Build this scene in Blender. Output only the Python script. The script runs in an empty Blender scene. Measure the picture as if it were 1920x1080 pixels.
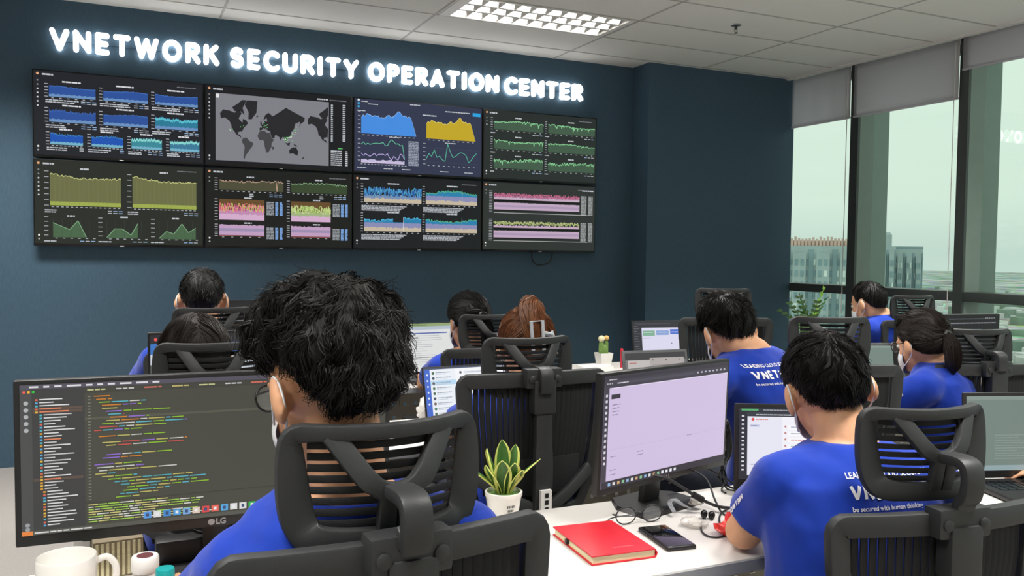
import bpy, bmesh, math, random
from mathutils import Vector, Matrix, noise
from mathutils.bvhtree import BVHTree

S = bpy.context.scene
COL = S.collection
R = math.radians
PI = math.pi

# ------------------------------------------------------------------ camera
cam_data = bpy.data.cameras.new('camera')
cam = bpy.data.objects.new('camera', cam_data)
COL.objects.link(cam)
cam_data.sensor_width = 36.0
cam_data.lens = 30.0
cam_data.clip_start = 0.02
cam_data.clip_end = 4000
fwd = Vector((0.41642, 0.90819, -0.04218))
rgt = Vector((0.90915, -0.41628, 0.01245))
upv = Vector((0.00625, 0.04353, 0.99903))
cam.matrix_world = Matrix(((rgt.x, upv.x, -fwd.x, 0), (rgt.y, upv.y, -fwd.y, 0), (rgt.z, upv.z, -fwd.z, 1.4), (0, 0, 0, 1)))
S.camera = cam

# ------------------------------------------------------------------ view, world
S.view_settings.view_transform = 'Standard'
S.view_settings.look = 'None'
S.view_settings.exposure = 0.0
S.view_settings.gamma = 1.0
S.view_settings.use_curve_mapping = False

w = bpy.data.worlds.new('sky')
S.world = w
w.use_nodes = True
nt = w.node_tree
nt.nodes.clear()
out = nt.nodes.new('ShaderNodeOutputWorld')
bg = nt.nodes.new('ShaderNodeBackground')
ramp = nt.nodes.new('ShaderNodeValToRGB')
tc = nt.nodes.new('ShaderNodeTexCoord')
sep = nt.nodes.new('ShaderNodeSeparateXYZ')
nz = nt.nodes.new('ShaderNodeTexNoise')
mp = nt.nodes.new('ShaderNodeMapping')
mx = nt.nodes.new('ShaderNodeMixRGB')
mp.inputs['Scale'].default_value = (1.5, 1.5, 9)
nz.inputs['Scale'].default_value = 2.2
nz.inputs['Detail'].default_value = 4
nt.links.new(tc.outputs['Generated'], sep.inputs[0])
nt.links.new(tc.outputs['Generated'], mp.inputs[0])
nt.links.new(mp.outputs[0], nz.inputs['Vector'])
nt.links.new(sep.outputs['Z'], ramp.inputs[0])
e = ramp.color_ramp.elements
e[0].position = 0.0
e[0].color = (0.66, 0.74, 0.72, 1)
e[1].position = 0.5
e[1].color = (0.92, 0.97, 0.93, 1)
e2 = ramp.color_ramp.elements.new(0.06)
e2.color = (0.80, 0.86, 0.81, 1)
mx.blend_type = 'SOFT_LIGHT'
mx.inputs['Fac'].default_value = 0.35
nt.links.new(ramp.outputs[0], mx.inputs['Color1'])
nt.links.new(nz.outputs['Fac'], mx.inputs['Color2'])
nt.links.new(mx.outputs[0], bg.inputs[0])
bg.inputs['Strength'].default_value = 1.15
nt.links.new(bg.outputs[0], out.inputs[0])


def area_lamp(name, loc, sx, sy, power, col, rot=(0, 0, 0), portal=False, spread=180):
    d = bpy.data.lights.new(name, 'AREA')
    d.shape = 'RECTANGLE'
    d.size = sx
    d.size_y = sy
    d.energy = power
    d.color = col
    d.spread = R(spread)
    if portal:
        d.cycles.is_portal = True
    o = bpy.data.objects.new(name, d)
    o.location = loc
    o.rotation_euler = rot
    COL.objects.link(o)
    return o


CEIL = 2.958
# unseen recessed ceiling lamps, added out of frame to light the room
for lx, ly in ((-0.66, 5.15), (-0.65, 3.20), (1.89, 3.20), (4.2, 3.20), (-0.65, 0.8), (1.89, 0.8), (4.2, 0.8), (-0.65, -1.6), (1.89, -1.6), (4.2, -1.6)):
    area_lamp('added_ceiling_lamp', (lx, ly, CEIL - 0.012), 1.15, 0.42, 44, (1.0, 0.97, 0.93), spread=115)
for y0, y1 in ((5.25, 5.93), (4.32, 5.15), (2.6, 4.2), (0.9, 2.5), (-1.0, 0.8)):
    area_lamp('daylight_portal', (5.66, (y0 + y1) / 2, 1.25), 2.45, y1 - y0, 1, (1, 1, 1), (0, R(90), 0), True)


# ------------------------------------------------------------------ materials
def C(h):
    h = h.lstrip('#')
    r = []
    for i in (0, 2, 4):
        c = int(h[i:i + 2], 16) / 255
        r.append(c / 12.92 if c <= 0.04045 else ((c + 0.055) / 1.055) ** 2.4)
    return tuple(r)


MATS = {}


def mat(name, col, rough=0.5, metal=0.0, var=0.06, scale=30.0, bump=0.0, bscale=None, spec=0.5, stretch=None, sheen=0.0, alpha=1.0, emit=None, estr=1.0, coat=0.0, sss=0.0):
    if name in MATS:
        return MATS[name]
    m = bpy.data.materials.new(name)
    m.use_nodes = True
    t = m.node_tree
    p = t.nodes['Principled BSDF']
    if isinstance(col, str):
        col = C(col)
    p.inputs['Roughness'].default_value = rough
    p.inputs['Metallic'].default_value = metal
    p.inputs['Specular IOR Level'].default_value = spec
    p.inputs['Sheen Weight'].default_value = sheen
    p.inputs['Coat Weight'].default_value = coat
    p.inputs['Alpha'].default_value = alpha
    if sss:
        p.inputs['Subsurface Weight'].default_value = sss
        p.inputs['Subsurface Radius'].default_value = (0.010, 0.004, 0.002)
    tcn = t.nodes.new('ShaderNodeTexCoord')
    n = t.nodes.new('ShaderNodeTexNoise')
    n.inputs['Scale'].default_value = scale
    n.inputs['Detail'].default_value = 5
    src = tcn.outputs['Object']
    if stretch:
        mpn = t.nodes.new('ShaderNodeMapping')
        mpn.inputs['Scale'].default_value = stretch
        t.links.new(src, mpn.inputs[0])
        src = mpn.outputs[0]
    t.links.new(src, n.inputs['Vector'])
    r = t.nodes.new('ShaderNodeValToRGB')
    r.color_ramp.elements[0].position = 0.3
    r.color_ramp.elements[1].position = 0.7
    r.color_ramp.elements[0].color = tuple(max(0, c * (1 - var)) for c in col) + (1,)
    r.color_ramp.elements[1].color = tuple(min(1, c * (1 + var)) for c in col) + (1,)
    t.links.new(n.outputs['Fac'], r.inputs[0])
    t.links.new(r.outputs[0], p.inputs['Base Color'])
    if bump:
        b = t.nodes.new('ShaderNodeBump')
        b.inputs['Strength'].default_value = bump
        b.inputs['Distance'].default_value = 0.002
        if bscale:
            n2 = t.nodes.new('ShaderNodeTexNoise')
            n2.inputs['Scale'].default_value = bscale
            t.links.new(src, n2.inputs['Vector'])
            t.links.new(n2.outputs['Fac'], b.inputs['Height'])
        else:
            t.links.new(n.outputs['Fac'], b.inputs['Height'])
        t.links.new(b.outputs[0], p.inputs['Normal'])
    if emit:
        p.inputs['Emission Color'].default_value = (C(emit) if isinstance(emit, str) else emit) + (1,)
        p.inputs['Emission Strength'].default_value = estr
    MATS[name] = m
    return m


def screen_mat(name, strength, rough=0.2, base=0.01, spec=0.5):
    m = bpy.data.materials.new(name)
    m.use_nodes = True
    t = m.node_tree
    p = t.nodes['Principled BSDF']
    p.inputs['Base Color'].default_value = (base, base, base, 1)
    p.inputs['Roughness'].default_value = rough
    p.inputs['Specular IOR Level'].default_value = spec
    a = t.nodes.new('ShaderNodeAttribute')
    a.attribute_name = 'Col'
    t.links.new(a.outputs['Color'], p.inputs['Emission Color'])
    p.inputs['Emission Strength'].default_value = strength
    MATS[name] = m
    return m


def glass_mat():
    m = bpy.data.materials.new('tinted_glass')
    m.use_nodes = True
    t = m.node_tree
    t.nodes.clear()
    o = t.nodes.new('ShaderNodeOutputMaterial')
    tr = t.nodes.new('ShaderNodeBsdfTransparent')
    tr.inputs[0].default_value = (0.74, 0.87, 0.78, 1)
    gl = t.nodes.new('ShaderNodeBsdfGlossy')
    gl.inputs['Roughness'].default_value = 0.0
    gl.inputs[0].default_value = (0.9, 0.95, 0.92, 1)
    fr = t.nodes.new('ShaderNodeFresnel')
    fr.inputs['IOR'].default_value = 1.5
    mix = t.nodes.new('ShaderNodeMixShader')
    t.links.new(fr.outputs[0], mix.inputs[0])
    t.links.new(tr.outputs[0], mix.inputs[1])
    t.links.new(gl.outputs[0], mix.inputs[2])
    t.links.new(mix.outputs[0], o.inputs[0])
    return m


# ------------------------------------------------------------------ mesh builder
def bez(pts, n=8):
    """Catmull-Rom through the points."""
    P = [Vector(p) for p in pts]
    if len(P) < 3:
        return P
    o = []
    for i in range(len(P) - 1):
        a = P[i - 1] if i > 0 else P[i] * 2 - P[i + 1]
        b, c = P[i], P[i + 1]
        d = P[i + 2] if i + 2 < len(P) else P[i + 1] * 2 - P[i]
        for k in range(n):
            t = k / n
            o.append(0.5 * ((2 * b) + (c - a) * t + (2 * a - 5 * b + 4 * c - d) * t * t + (3 * b - a - 3 * c + d) * t ** 3))
    o.append(P[-1])
    return o


class MB:
    def __init__(s):
        s.v = []
        s.f = []
        s.m = []
        s.c = []
        s.mi = 0
        s.col = (1, 1, 1)

    def add(s, vs, fs, M=None):
        k = len(s.v)
        for p in vs:
            p = Vector(p)
            s.v.append(M @ p if M else p)
        for f in fs:
            s.f.append([i + k for i in f])
            s.m.append(s.mi)
            s.c.append(s.col)
        return s

    def box(s, x0, y0, z0, x1, y1, z1, M=None, bev=0.0, seg=2):
        if bev:
            bm = bmesh.new()
            bmesh.ops.create_cube(bm, size=1)
            for v in bm.verts:
                v.co = Vector(((x0 + x1) / 2 + v.co.x * (x1 - x0), (y0 + y1) / 2 + v.co.y * (y1 - y0), (z0 + z1) / 2 + v.co.z * (z1 - z0)))
            bmesh.ops.bevel(bm, geom=bm.edges[:], offset=bev, segments=seg, profile=0.6, affect='EDGES')
            bm.verts.index_update()
            s.add([v.co.copy() for v in bm.verts], [[v.index for v in f.verts] for f in bm.faces], M)
            bm.free()
            return s
        vs = [(x0, y0, z0), (x1, y0, z0), (x1, y1, z0), (x0, y1, z0), (x0, y0, z1), (x1, y0, z1), (x1, y1, z1), (x0, y1, z1)]
        return s.add(vs, [(0, 3, 2, 1), (4, 5, 6, 7), (0, 1, 5, 4), (1, 2, 6, 5), (2, 3, 7, 6), (3, 0, 4, 7)], M)

    def tube(s, path, r, n=8, M=None, closed=False, cap=True):
        P = [Vector(p) for p in path]
        N = len(P)
        rr = r if isinstance(r, (list, tuple)) else [r] * N
        vs = []
        fs = []
        up = None
        for i in range(N):
            if closed:
                t = P[(i + 1) % N] - P[i - 1]
            else:
                t = P[min(i + 1, N - 1)] - P[max(i - 1, 0)]
            t = t.normalized() if t.length > 1e-9 else Vector((0, 0, 1))
            if up is None:
                up = t.orthogonal().normalized()
            else:
                up = up - t * up.dot(t)
                up = up.normalized() if up.length > 1e-6 else t.orthogonal().normalized()
            b = t.cross(up)
            for k in range(n):
                a = 2 * PI * k / n
                vs.append(P[i] + (up * math.cos(a) + b * math.sin(a)) * rr[i])
        for i in range(N if closed else N - 1):
            j = (i + 1) % N
            for k in range(n):
                k2 = (k + 1) % n
                fs.append((i * n + k, i * n + k2, j * n + k2, j * n + k))
        if cap and not closed:
            fs.append(tuple(range(n - 1, -1, -1)))
            fs.append(tuple((N - 1) * n + k for k in range(n)))
        return s.add(vs, fs, M)

    def sweep(s, path, wid, thk, nrm, M=None, closed=False, ch=0.3):
        """bar of rounded-rectangle section: wid across the path (in the plane of nrm), thk along nrm."""
        P = [Vector(p) for p in path]
        N = len(P)
        ww = wid if isinstance(wid, (list, tuple)) else [wid] * N
        tt = thk if isinstance(thk, (list, tuple)) else [thk] * N
        vs = []
        fs = []
        for i in range(N):
            if closed:
                t = P[(i + 1) % N] - P[i - 1]
            else:
                t = P[min(i + 1, N - 1)] - P[max(i - 1, 0)]
            t.normalize()
            nn = Vector(nrm(i) if callable(nrm) else nrm)
            nn = (nn - t * nn.dot(t)).normalized()
            sd = t.cross(nn)
            a, b = ww[i] / 2, tt[i] / 2
            c = min(a, b) * 2 * ch
            for (x, y) in ((a, b - c), (a - c * 0.3, b - c * 0.3), (a - c, b), (-a + c, b), (-a + c * 0.3, b - c * 0.3), (-a, b - c), (-a, -b + c), (-a + c * 0.3, -b + c * 0.3), (-a + c, -b), (a - c, -b), (a - c * 0.3, -b + c * 0.3), (a, -b + c)):
                vs.append(P[i] + sd * x + nn * y)
        n = 12
        for i in range(N if closed else N - 1):
            j = (i + 1) % N
            for k in range(n):
                k2 = (k + 1) % n
                fs.append((i * n + k, i * n + k2, j * n + k2, j * n + k))
        if not closed:
            fs.append(tuple(range(n - 1, -1, -1)))
            fs.append(tuple((N - 1) * n + k for k in range(n)))
        return s.add(vs, fs, M)

    def lathe(s, prof, n=24, M=None, cap0=True, cap1=True):
        vs = []
        fs = []
        for (r, z) in prof:
            for k in range(n):
                a = 2 * PI * k / n
                vs.append((r * math.cos(a), r * math.sin(a), z))
        for i in range(len(prof) - 1):
            for k in range(n):
                k2 = (k + 1) % n
                fs.append((i * n + k, i * n + k2, (i + 1) * n + k2, (i + 1) * n + k))
        if cap0:
            fs.append(tuple(range(n - 1, -1, -1)))
        if cap1:
            fs.append(tuple((len(prof) - 1) * n + k for k in range(n)))
        return s.add(vs, fs, M)

    def ell(s, c, r, n=16, m=10, M=None):
        vs = []
        fs = []
        for i in range(m + 1):
            th = PI * i / m
            for k in range(n):
                a = 2 * PI * k / n
                vs.append((c[0] + r[0] * math.sin(th) * math.cos(a), c[1] + r[1] * math.sin(th) * math.sin(a), c[2] - r[2] * math.cos(th)))
        for i in range(m):
            for k in range(n):
                k2 = (k + 1) % n
                fs.append((i * n + k, i * n + k2, (i + 1) * n + k2, (i + 1) * n + k))
        return s.add(vs, fs, M)

    def prism(s, pts, y0, y1, M=None):
        """2-D outline (x, z) extruded from y0 to y1."""
        n = len(pts)
        vs = [(x, y0, z) for x, z in pts] + [(x, y1, z) for x, z in pts]
        fs = [tuple(range(n)), tuple(range(2 * n - 1, n - 1, -1))]
        for k in range(n):
            k2 = (k + 1) % n
            fs.append((k, n + k, n + k2, k2))
        return s.add(vs, fs, M)

    def mesh(s, name, smooth=True, angle=40, colors=False):
        me = bpy.data.meshes.new(name)
        me.from_pydata([tuple(v) for v in s.v], [], s.f)
        if any(s.m):
            me.polygons.foreach_set('material_index', s.m)
        if colors:
            at = me.color_attributes.new('Col', 'FLOAT_COLOR', 'CORNER')
            buf = []
            for f, c in zip(s.f, s.c):
                for _ in f:
                    buf += [c[0], c[1], c[2], 1.0]
            at.data.foreach_set('color', buf)
        me.update()
        if not colors:
            bm = bmesh.new()
            bm.from_mesh(me)
            bmesh.ops.recalc_face_normals(bm, faces=bm.faces)
            bm.to_mesh(me)
            bm.free()
        if smooth:
            me.polygons.foreach_set('use_smooth', [True] * len(me.polygons))
            me.set_sharp_from_angle(angle=R(angle))
        return me

    def build(s, name, mats, parent=None, loc=None, smooth=True, angle=40, colors=False, label=None):
        me = s.mesh(name, smooth, angle, colors)
        return link(name, me, mats, parent, loc, label)


def link(name, me, mats, parent=None, loc=None, label=None):
    for m in (mats if isinstance(mats, (list, tuple)) else [mats]):
        me.materials.append(m)
    o = bpy.data.objects.new(name, me)
    COL.objects.link(o)
    if parent:
        o.parent = parent
    if loc:
        o.location = loc
    if label:
        o['label'] = label
    return o


def thing(name, label, cat, loc=(0, 0, 0), rotz=0.0, group=None):
    o = bpy.data.objects.new(name, None)
    o.empty_display_size = 0.1
    COL.objects.link(o)
    o.location = loc
    o.rotation_euler = (0, 0, rotz)
    return tag(o, label, cat, group)


def tag(o, label, cat, group=None):
    o['label'] = label
    o['category'] = cat
    if group:
        o['group'] = group
    return o


def struct(o):
    o['kind'] = 'structure'
    return o


def dup(o, parent=None):
    c = o.copy()
    COL.objects.link(c)
    if parent:
        c.parent = parent
    for ch in list(o.children):
        dup(ch, c)
    return c


def text_mesh(txt, size=1.0, offset=0.0, extrude=0.0, bevel=0.0, align='LEFT', space=1.0):
    cu = bpy.data.curves.new('txt', 'FONT')
    cu.body = txt
    cu.size = size
    cu.offset = offset
    cu.extrude = extrude
    cu.bevel_depth = bevel
    cu.bevel_resolution = 2
    cu.align_x = align
    cu.space_character = space
    cu.resolution_u = 4
    o = bpy.data.objects.new('txt', cu)
    COL.objects.link(o)
    dg = bpy.context.evaluated_depsgraph_get()
    me = bpy.data.meshes.new_from_object(o.evaluated_get(dg))
    bpy.data.objects.remove(o)
    me.materials.clear()
    return me


def rx(a): return Matrix.Rotation(R(a), 4, 'X')
def ry(a): return Matrix.Rotation(R(a), 4, 'Y')
def rz(a): return Matrix.Rotation(R(a), 4, 'Z')
def T(x, y, z): return Matrix.Translation((x, y, z))
def Sc(x, y, z): return Matrix.Diagonal((x, y, z, 1))


# shared materials
M_wall = mat('navy_wallpaper', (0.057, 0.108, 0.158), 0.62, var=0.10, scale=160, bump=0.25, stretch=(1, 1, 0.15), spec=0.3)
M_white_wall = mat('pale_wall_paint', '#e2e0da', 0.8)
M_carpet = mat('grey_carpet', '#8f8b87', 0.95, var=0.22, scale=260, bump=0.6)
M_ceil = mat('ceiling_tile', '#e6e4df', 0.9, var=0.03, scale=200, bump=0.1)
M_grid = mat('ceiling_grid_metal', '#b4b2ae', 0.6, var=0.02)
M_mull = mat('anodised_mullion', '#7f8c84', 0.5, metal=0.1, var=0.03, scale=12)
M_mulld = mat('dark_window_frame', '#3f4543', 0.45, metal=0.2, var=0.05)
M_glass = glass_mat()
M_blind = mat('roller_blind_fabric', '#c2c0c2', 0.85, var=0.04, scale=300, bump=0.2)
_t = M_blind.node_tree
_tr = _t.nodes.new('ShaderNodeBsdfTranslucent')
_tr.inputs[0].default_value = (0.90, 0.84, 0.90, 1)
_mx = _t.nodes.new('ShaderNodeMixShader')
_mx.inputs[0].default_value = 0.58
_t.links.new(_t.nodes['Principled BSDF'].outputs[0], _mx.inputs[1])
_t.links.new(_tr.outputs[0], _mx.inputs[2])
_t.links.new(_mx.outputs[0], _t.nodes['Material Output'].inputs[0])
M_black = mat('black_plastic', '#1b1c1d', 0.42, var=0.08, scale=60, bump=0.05, bscale=500)
M_gloss = mat('gloss_black_plastic', '#0c0d0f', 0.25, var=0.05)
M_chair = mat('charcoal_chair_plastic', '#2b2d2e', 0.50, var=0.06, scale=40, bump=0.12, bscale=700, spec=0.45)
M_mesh = mat('black_chair_mesh', '#111316', 0.8, var=0.2, scale=400, bump=0.3)
M_fabric = mat('black_seat_fabric', '#151618', 0.95, var=0.2, scale=300, bump=0.4)
M_chrome = mat('brushed_metal', '#a9abad', 0.3, metal=0.9, var=0.05)
M_desk = mat('white_laminate', '#d2cfca', 0.35, var=0.015, scale=8)
M_edge = mat('grey_desk_edging', '#8e9093', 0.5, var=0.03)
M_panel = mat('beige_metal_panel', '#a9a292', 0.55, var=0.04)
M_white = mat('white_plastic', '#e6e4e0', 0.4, var=0.02)
M_ceramic = mat('white_ceramic', '#e8e6e0', 0.22, var=0.02, coat=0.4)
M_lcd = screen_mat('lit_screen', 1.0)
M_tvs = screen_mat('wall_display', 1.0, rough=0.25, base=0.004, spec=0.2)
# ------------------------------------------------------------------ room shell
YB = 6.169
b = MB()
b.box(-3.2, -3.2, -0.1, 5.85, 7.2, 0.0)
struct(b.build('floor', M_carpet, smooth=False))
b = MB()
b.box(-3.2, YB, 0, 5.46, YB + 0.15, CEIL + 0.2)
struct(b.build('wall_back', M_wall, smooth=False))
b = MB()
b.box(3.925, 5.925, 0, 5.46, YB, CEIL)
struct(b.build('pillar', M_wall, smooth=False))
b = MB()
b.box(-3.35, -3.2, 0, -3.2, 6.35, CEIL + 0.2)
struct(b.build('wall_left', M_white_wall, smooth=False))
b = MB()
b.box(-3.35, -3.35, 0, 5.85, -3.2, CEIL + 0.2)
struct(b.build('wall_front', M_white_wall, smooth=False))

# suspended ceiling: slab with an opening for the lamp, T-bars over the tile joints
X0, TX, TY, Y1 = 1.894, 1.274, 0.4857, 5.880
LX0, LX1, LY0, LY1 = X0 + 0.02, X0 + TX - 0.02, Y1 - 2 * TY + 0.012, Y1 - TY - 0.012
b = MB()
zc = CEIL
xs = [-3.2, LX0, LX1, 5.36]
ys = [-3.2, LY0, LY1, YB]
for i in range(3):
    for j in range(3):
        if i == 1 and j == 1:
            continue
        b.box(xs[i], ys[j], zc, xs[i + 1], ys[j + 1], zc + 0.03)
b.mi = 1
y = Y1
while y > -3.1:
    segs = [(-3.2, 5.36)]
    for s0, s1 in segs:
        b.box(s0, y - 0.007, zc - 0.003, s1, y + 0.007, zc + 0.002)
    y -= TY
x = X0 - 4 * TX
while x < 5.36:
    b.box(x - 0.007, -3.2, zc - 0.0031, x + 0.007, YB, zc + 0.002)
    x += TX
struct(b.build('ceiling', [M_ceil, M_grid], smooth=False))
# bulkhead trim along the window head
b = MB()
b.box(5.36, -3.2, CEIL - 0.012, 5.40, 5.925, CEIL + 0.03)
b.box(5.40, -3.2, CEIL + 0.0, 5.85, 7.2, CEIL + 0.03)
struct(b.build('trim_1', M_ceil, smooth=False))

# curtain wall: glass at x = 5.62, mullions reaching into the room to x = 5.45
GX = 5.63
MULL = [(5.182, 5.262), (4.192, 4.266), (2.50, 2.585), (0.80, 0.885), (-0.9, -0.815)]
edges = [7.2] + [v for m in MULL for v in (m[1], m[0])] + [-3.2]
for k, (m0, m1) in enumerate(MULL):
    b = MB()
    b.box(5.455, m0, 0, 5.80, m1, CEIL)
    b.mi = 1
    b.box(5.450, m0 - 0.001, 0, 5.475, m1, CEIL)
    struct(b.build('trim_%d' % (k + 2), [M_mull, M_mulld], smooth=False))
RZ0, RZ1 = 1.085, 1.155
for k in range(0, len(edges), 2):
    ya, yb = edges[k], edges[k + 1]
    wn = 'window_%d' % (k // 2 + 1)
    g = MB()
    g.add([(GX, ya, 0.05), (GX, yb, 0.05), (GX, yb, CEIL), (GX, ya, CEIL)], [(0, 1, 2, 3)])
    wo = struct(g.build(wn, M_glass, smooth=False))
    if wo.data.polygons[0].normal.x > 0:
        wo.data.flip_normals()
    f = MB()
    f.box(5.456, yb, RZ0, 5.66, ya, RZ1, bev=0.006)
    f.box(5.47, yb, 0.0, 5.68, ya, 0.09)
    f.box(5.60, yb, CEIL - 0.06, 5.68, ya, CEIL)
    f.build('window_frame', M_mulld, wo)

# roller blinds
for (ya, yb, lab) in ((5.918, 5.250, 'short grey roller blind beside the dark blue pillar'),
                      (5.215, 4.255, 'grey roller blind over the middle window, between two dark gaps'),
                      (4.228, 2.54, 'grey roller blind cut off at the upper right of the photo')):
    zb = 2.722 if ya < 4.25 else 2.525
    t = thing('roller_blind', lab, 'blind', (5.43, (ya + yb) / 2, zb), 0, 'roller blinds along the window wall')
    h = (ya - yb) / 2
    b = MB()
    n = 24
    vs = []
    for i in range(n + 1):
        for j in range(9):
            vs.append((0.003 * math.sin(i * 0.9), -h + 2 * h * i / n, 0.012 + (CEIL - zb - 0.02) * j / 8))
    b.add(vs, [(i * 9 + j, i * 9 + j + 1, (i + 1) * 9 + j + 1, (i + 1) * 9 + j) for i in range(n) for j in range(8)])
    o = b.build('blind_fabric', M_blind, t)
    md = o.modifiers.new('s', 'SOLIDIFY')
    md.thickness = 0.002
    b = MB()
    b.box(-0.008, -h, 0, 0.008, h, 0.016, bev=0.004)
    b.build('bottom_bar', M_blind, t)
    b = MB()
    b.tube([(0.0, -h + 0.035, CEIL - zb - 0.03), (0.0, -h + 0.035, 0.95 - zb), (0.012, -h + 0.045, 0.93 - zb), (0.024, -h + 0.055, 0.95 - zb), (0.024, -h + 0.055, CEIL - zb - 0.03)], 0.0022, 6)
    b.build('pull_cord', M_white, t)

# ------------------------------------------------------------------ recessed ceiling lamp
M_tube = mat('lamp_tube', '#ffffff', 0.5, emit=(1.0, 0.97, 0.93), estr=11.0)
M_refl = mat('louvre_aluminium', '#eeeeec', 0.3, metal=0.0, var=0.03)
t = thing('ceiling_light', 'recessed lamp with a silver louvre grid in the tiled ceiling', 'ceiling light', ((LX0 + LX1) / 2, (LY0 + LY1) / 2, CEIL))
hx, hy = (LX1 - LX0) / 2, (LY1 - LY0) / 2
b = MB()
b.box(-hx, -hy, 0.0, hx, hy, 0.14)
b.f = [f for i, f in enumerate(b.f) if i != 0]
b.m = b.m[1:]
b.c = b.c[1:]
b.build('housing', M_white, t, smooth=False)
b = MB()
for (a0, a1, c0, c1) in ((-hx, hx, -hy, -hy + 0.018), (-hx, hx, hy - 0.018, hy), (-hx, -hx + 0.07, -hy + 0.018, hy - 0.018), (hx - 0.04, hx, -hy + 0.018, hy - 0.018)):
    b.box(a0, c0, -0.006, a1, c1, 0.008)
b.build('frame', M_white, t, smooth=False)
gx0, gx1, gy0, gy1 = -hx + 0.07, hx - 0.04, -hy + 0.018, hy - 0.018
b = MB()
NX, NY = 10, 3
for j in range(1, NY):
    yy = gy0 + (gy1 - gy0) * j / NY
    b.add([(gx0, yy, 0.055), (gx1, yy, 0.055), (gx1, yy - 0.014, 0.0), (gx0, yy - 0.014, 0.0), (gx1, yy + 0.014, 0.0), (gx0, yy + 0.014, 0.0)], [(0, 1, 2, 3), (0, 1, 4, 5)])
for i in range(NX + 1):
    xx = gx0 + (gx1 - gx0) * i / NX
    for j in range(NY):
        ya = gy0 + (gy1 - gy0) * j / NY
        yb = gy0 + (gy1 - gy0) * (j + 1) / NY
        ym = (ya + yb) / 2
        for d in (-1, 1):
            b.add([(xx, ya, 0.05), (xx, yb, 0.05), (xx + d * 0.004, yb, 0.0), (xx + d * 0.026, ym, 0.018), (xx + d * 0.004, ya, 0.0)], [(0, 1, 2, 3, 4)])
b.build('louvre_grid', M_refl, t, smooth=False)
for j in range(NY):
    yy = gy0 + (gy1 - gy0) * (j + 0.5) / NY
    b = MB()
    b.tube([(gx0 + 0.02, yy, 0.085), (gx1 - 0.02, yy, 0.085)], 0.016, 12)
    b.build('lamp_tube', M_tube, t)

# sprinkler
t = thing('sprinkler', 'small chrome fire sprinkler hanging from the ceiling', 'sprinkler', (3.798, 4.696, CEIL))
b = MB()
b.lathe([(0.0, 0.0), (0.035, -0.001), (0.033, -0.008), (0.012, -0.012)], 20)
b.build('cover_plate', M_chrome, t)
b = MB()
b.lathe([(0.010, -0.01), (0.010, -0.03), (0.005, -0.034)], 12)
b.tube([(-0.008, 0, -0.03), (-0.012, 0, -0.045), (0, 0, -0.055), (0.012, 0, -0.045), (0.008, 0, -0.03)], 0.002, 6)
b.lathe([(0.0, -0.054), (0.013, -0.056), (0.013, -0.058), (0.0, -0.058)], 12)
b.build('nozzle', M_mulld, t)

# ------------------------------------------------------------------ illuminated sign, one mesh per letter
M_letter = mat('lit_letter_acrylic', '#ffffff', 0.4, emit=(1.0, 0.99, 0.98), estr=2.1)
sign = thing('wall_sign', 'illuminated white letters on the navy wall above the screens', 'sign', (1.4, YB, 2.75))
SIGN = [('VNETWORK', -0.400, 0.612, 2.634, 0.137), ('SECURITY', 0.684, 1.572, 2.634, 0.136), ('OPERATION', 1.644, 2.680, 2.634, 0.134), ('CENTER', 2.732, 3.425, 2.632, 0.134)]
def arc(cx, cz, rx_, rz_, a0, a1, n=14):
    return [(cx + rx_ * math.cos(R(a0 + (a1 - a0) * i / n)), cz + rz_ * math.sin(R(a0 + (a1 - a0) * i / n))) for i in range(n + 1)]


# strokes of each letter, unit height, first number is its width
GLYPH = {
    'V': (0.80, [[(0, 1), (0.40, 0), (0.80, 1)]]),
    'N': (0.72, [[(0, 0), (0, 1), (0.72, 0), (0.72, 1)]]),
    'E': (0.52, [[(0.52, 1), (0, 1), (0, 0), (0.52, 0)], [(0, 0.5), (0.46, 0.5)]]),
    'T': (0.70, [[(0, 1), (0.70, 1)], [(0.35, 1), (0.35, 0)]]),
    'W': (1.16, [[(0, 1), (0.28, 0), (0.58, 0.95), (0.88, 0), (1.16, 1)]]),
    'O': (0.90, [arc(0.45, 0.5, 0.45, 0.52, 0, 360, 28)]),
    'R': (0.62, [[(0, 0), (0, 1), (0.32, 1)] + arc(0.34, 0.76, 0.26, 0.24, 80, -80, 10) + [(0, 0.52)], [(0.28, 0.5), (0.64, 0)]]),
    'P': (0.58, [[(0, 0), (0, 1), (0.30, 1)] + arc(0.32, 0.73, 0.26, 0.27, 80, -80, 10) + [(0, 0.46)]]),
    'K': (0.66, [[(0, 0), (0, 1)], [(0.62, 1), (0.06, 0.47)], [(0.24, 0.62), (0.68, 0)]]),
    'S': (0.56, [arc(0.28, 0.755, 0.26, 0.245, 30, 265, 14) + arc(0.28, 0.255, 0.28, 0.255, 85, -150, 14)]),
    'C': (0.72, [arc(0.45, 0.5, 0.45, 0.52, 48, 312, 20)]),
    'U': (0.68, [[(0, 1), (0, 0.36)] + arc(0.34, 0.34, 0.34, 0.34, 190, 350, 12) + [(0.68, 0.36), (0.68, 1)]]),
    'I': (0.02, [[(0.01, 0), (0.01, 1)]]),
    'Y': (0.74, [[(0, 1), (0.37, 0.45), (0.74, 1)], [(0.37, 0.45), (0.37, 0)]]),
    'A': (0.78, [[(0, 0), (0.39, 1), (0.78, 0)], [(0.15, 0.30), (0.63, 0.30)]]),
}
SW = 0.0315
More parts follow.
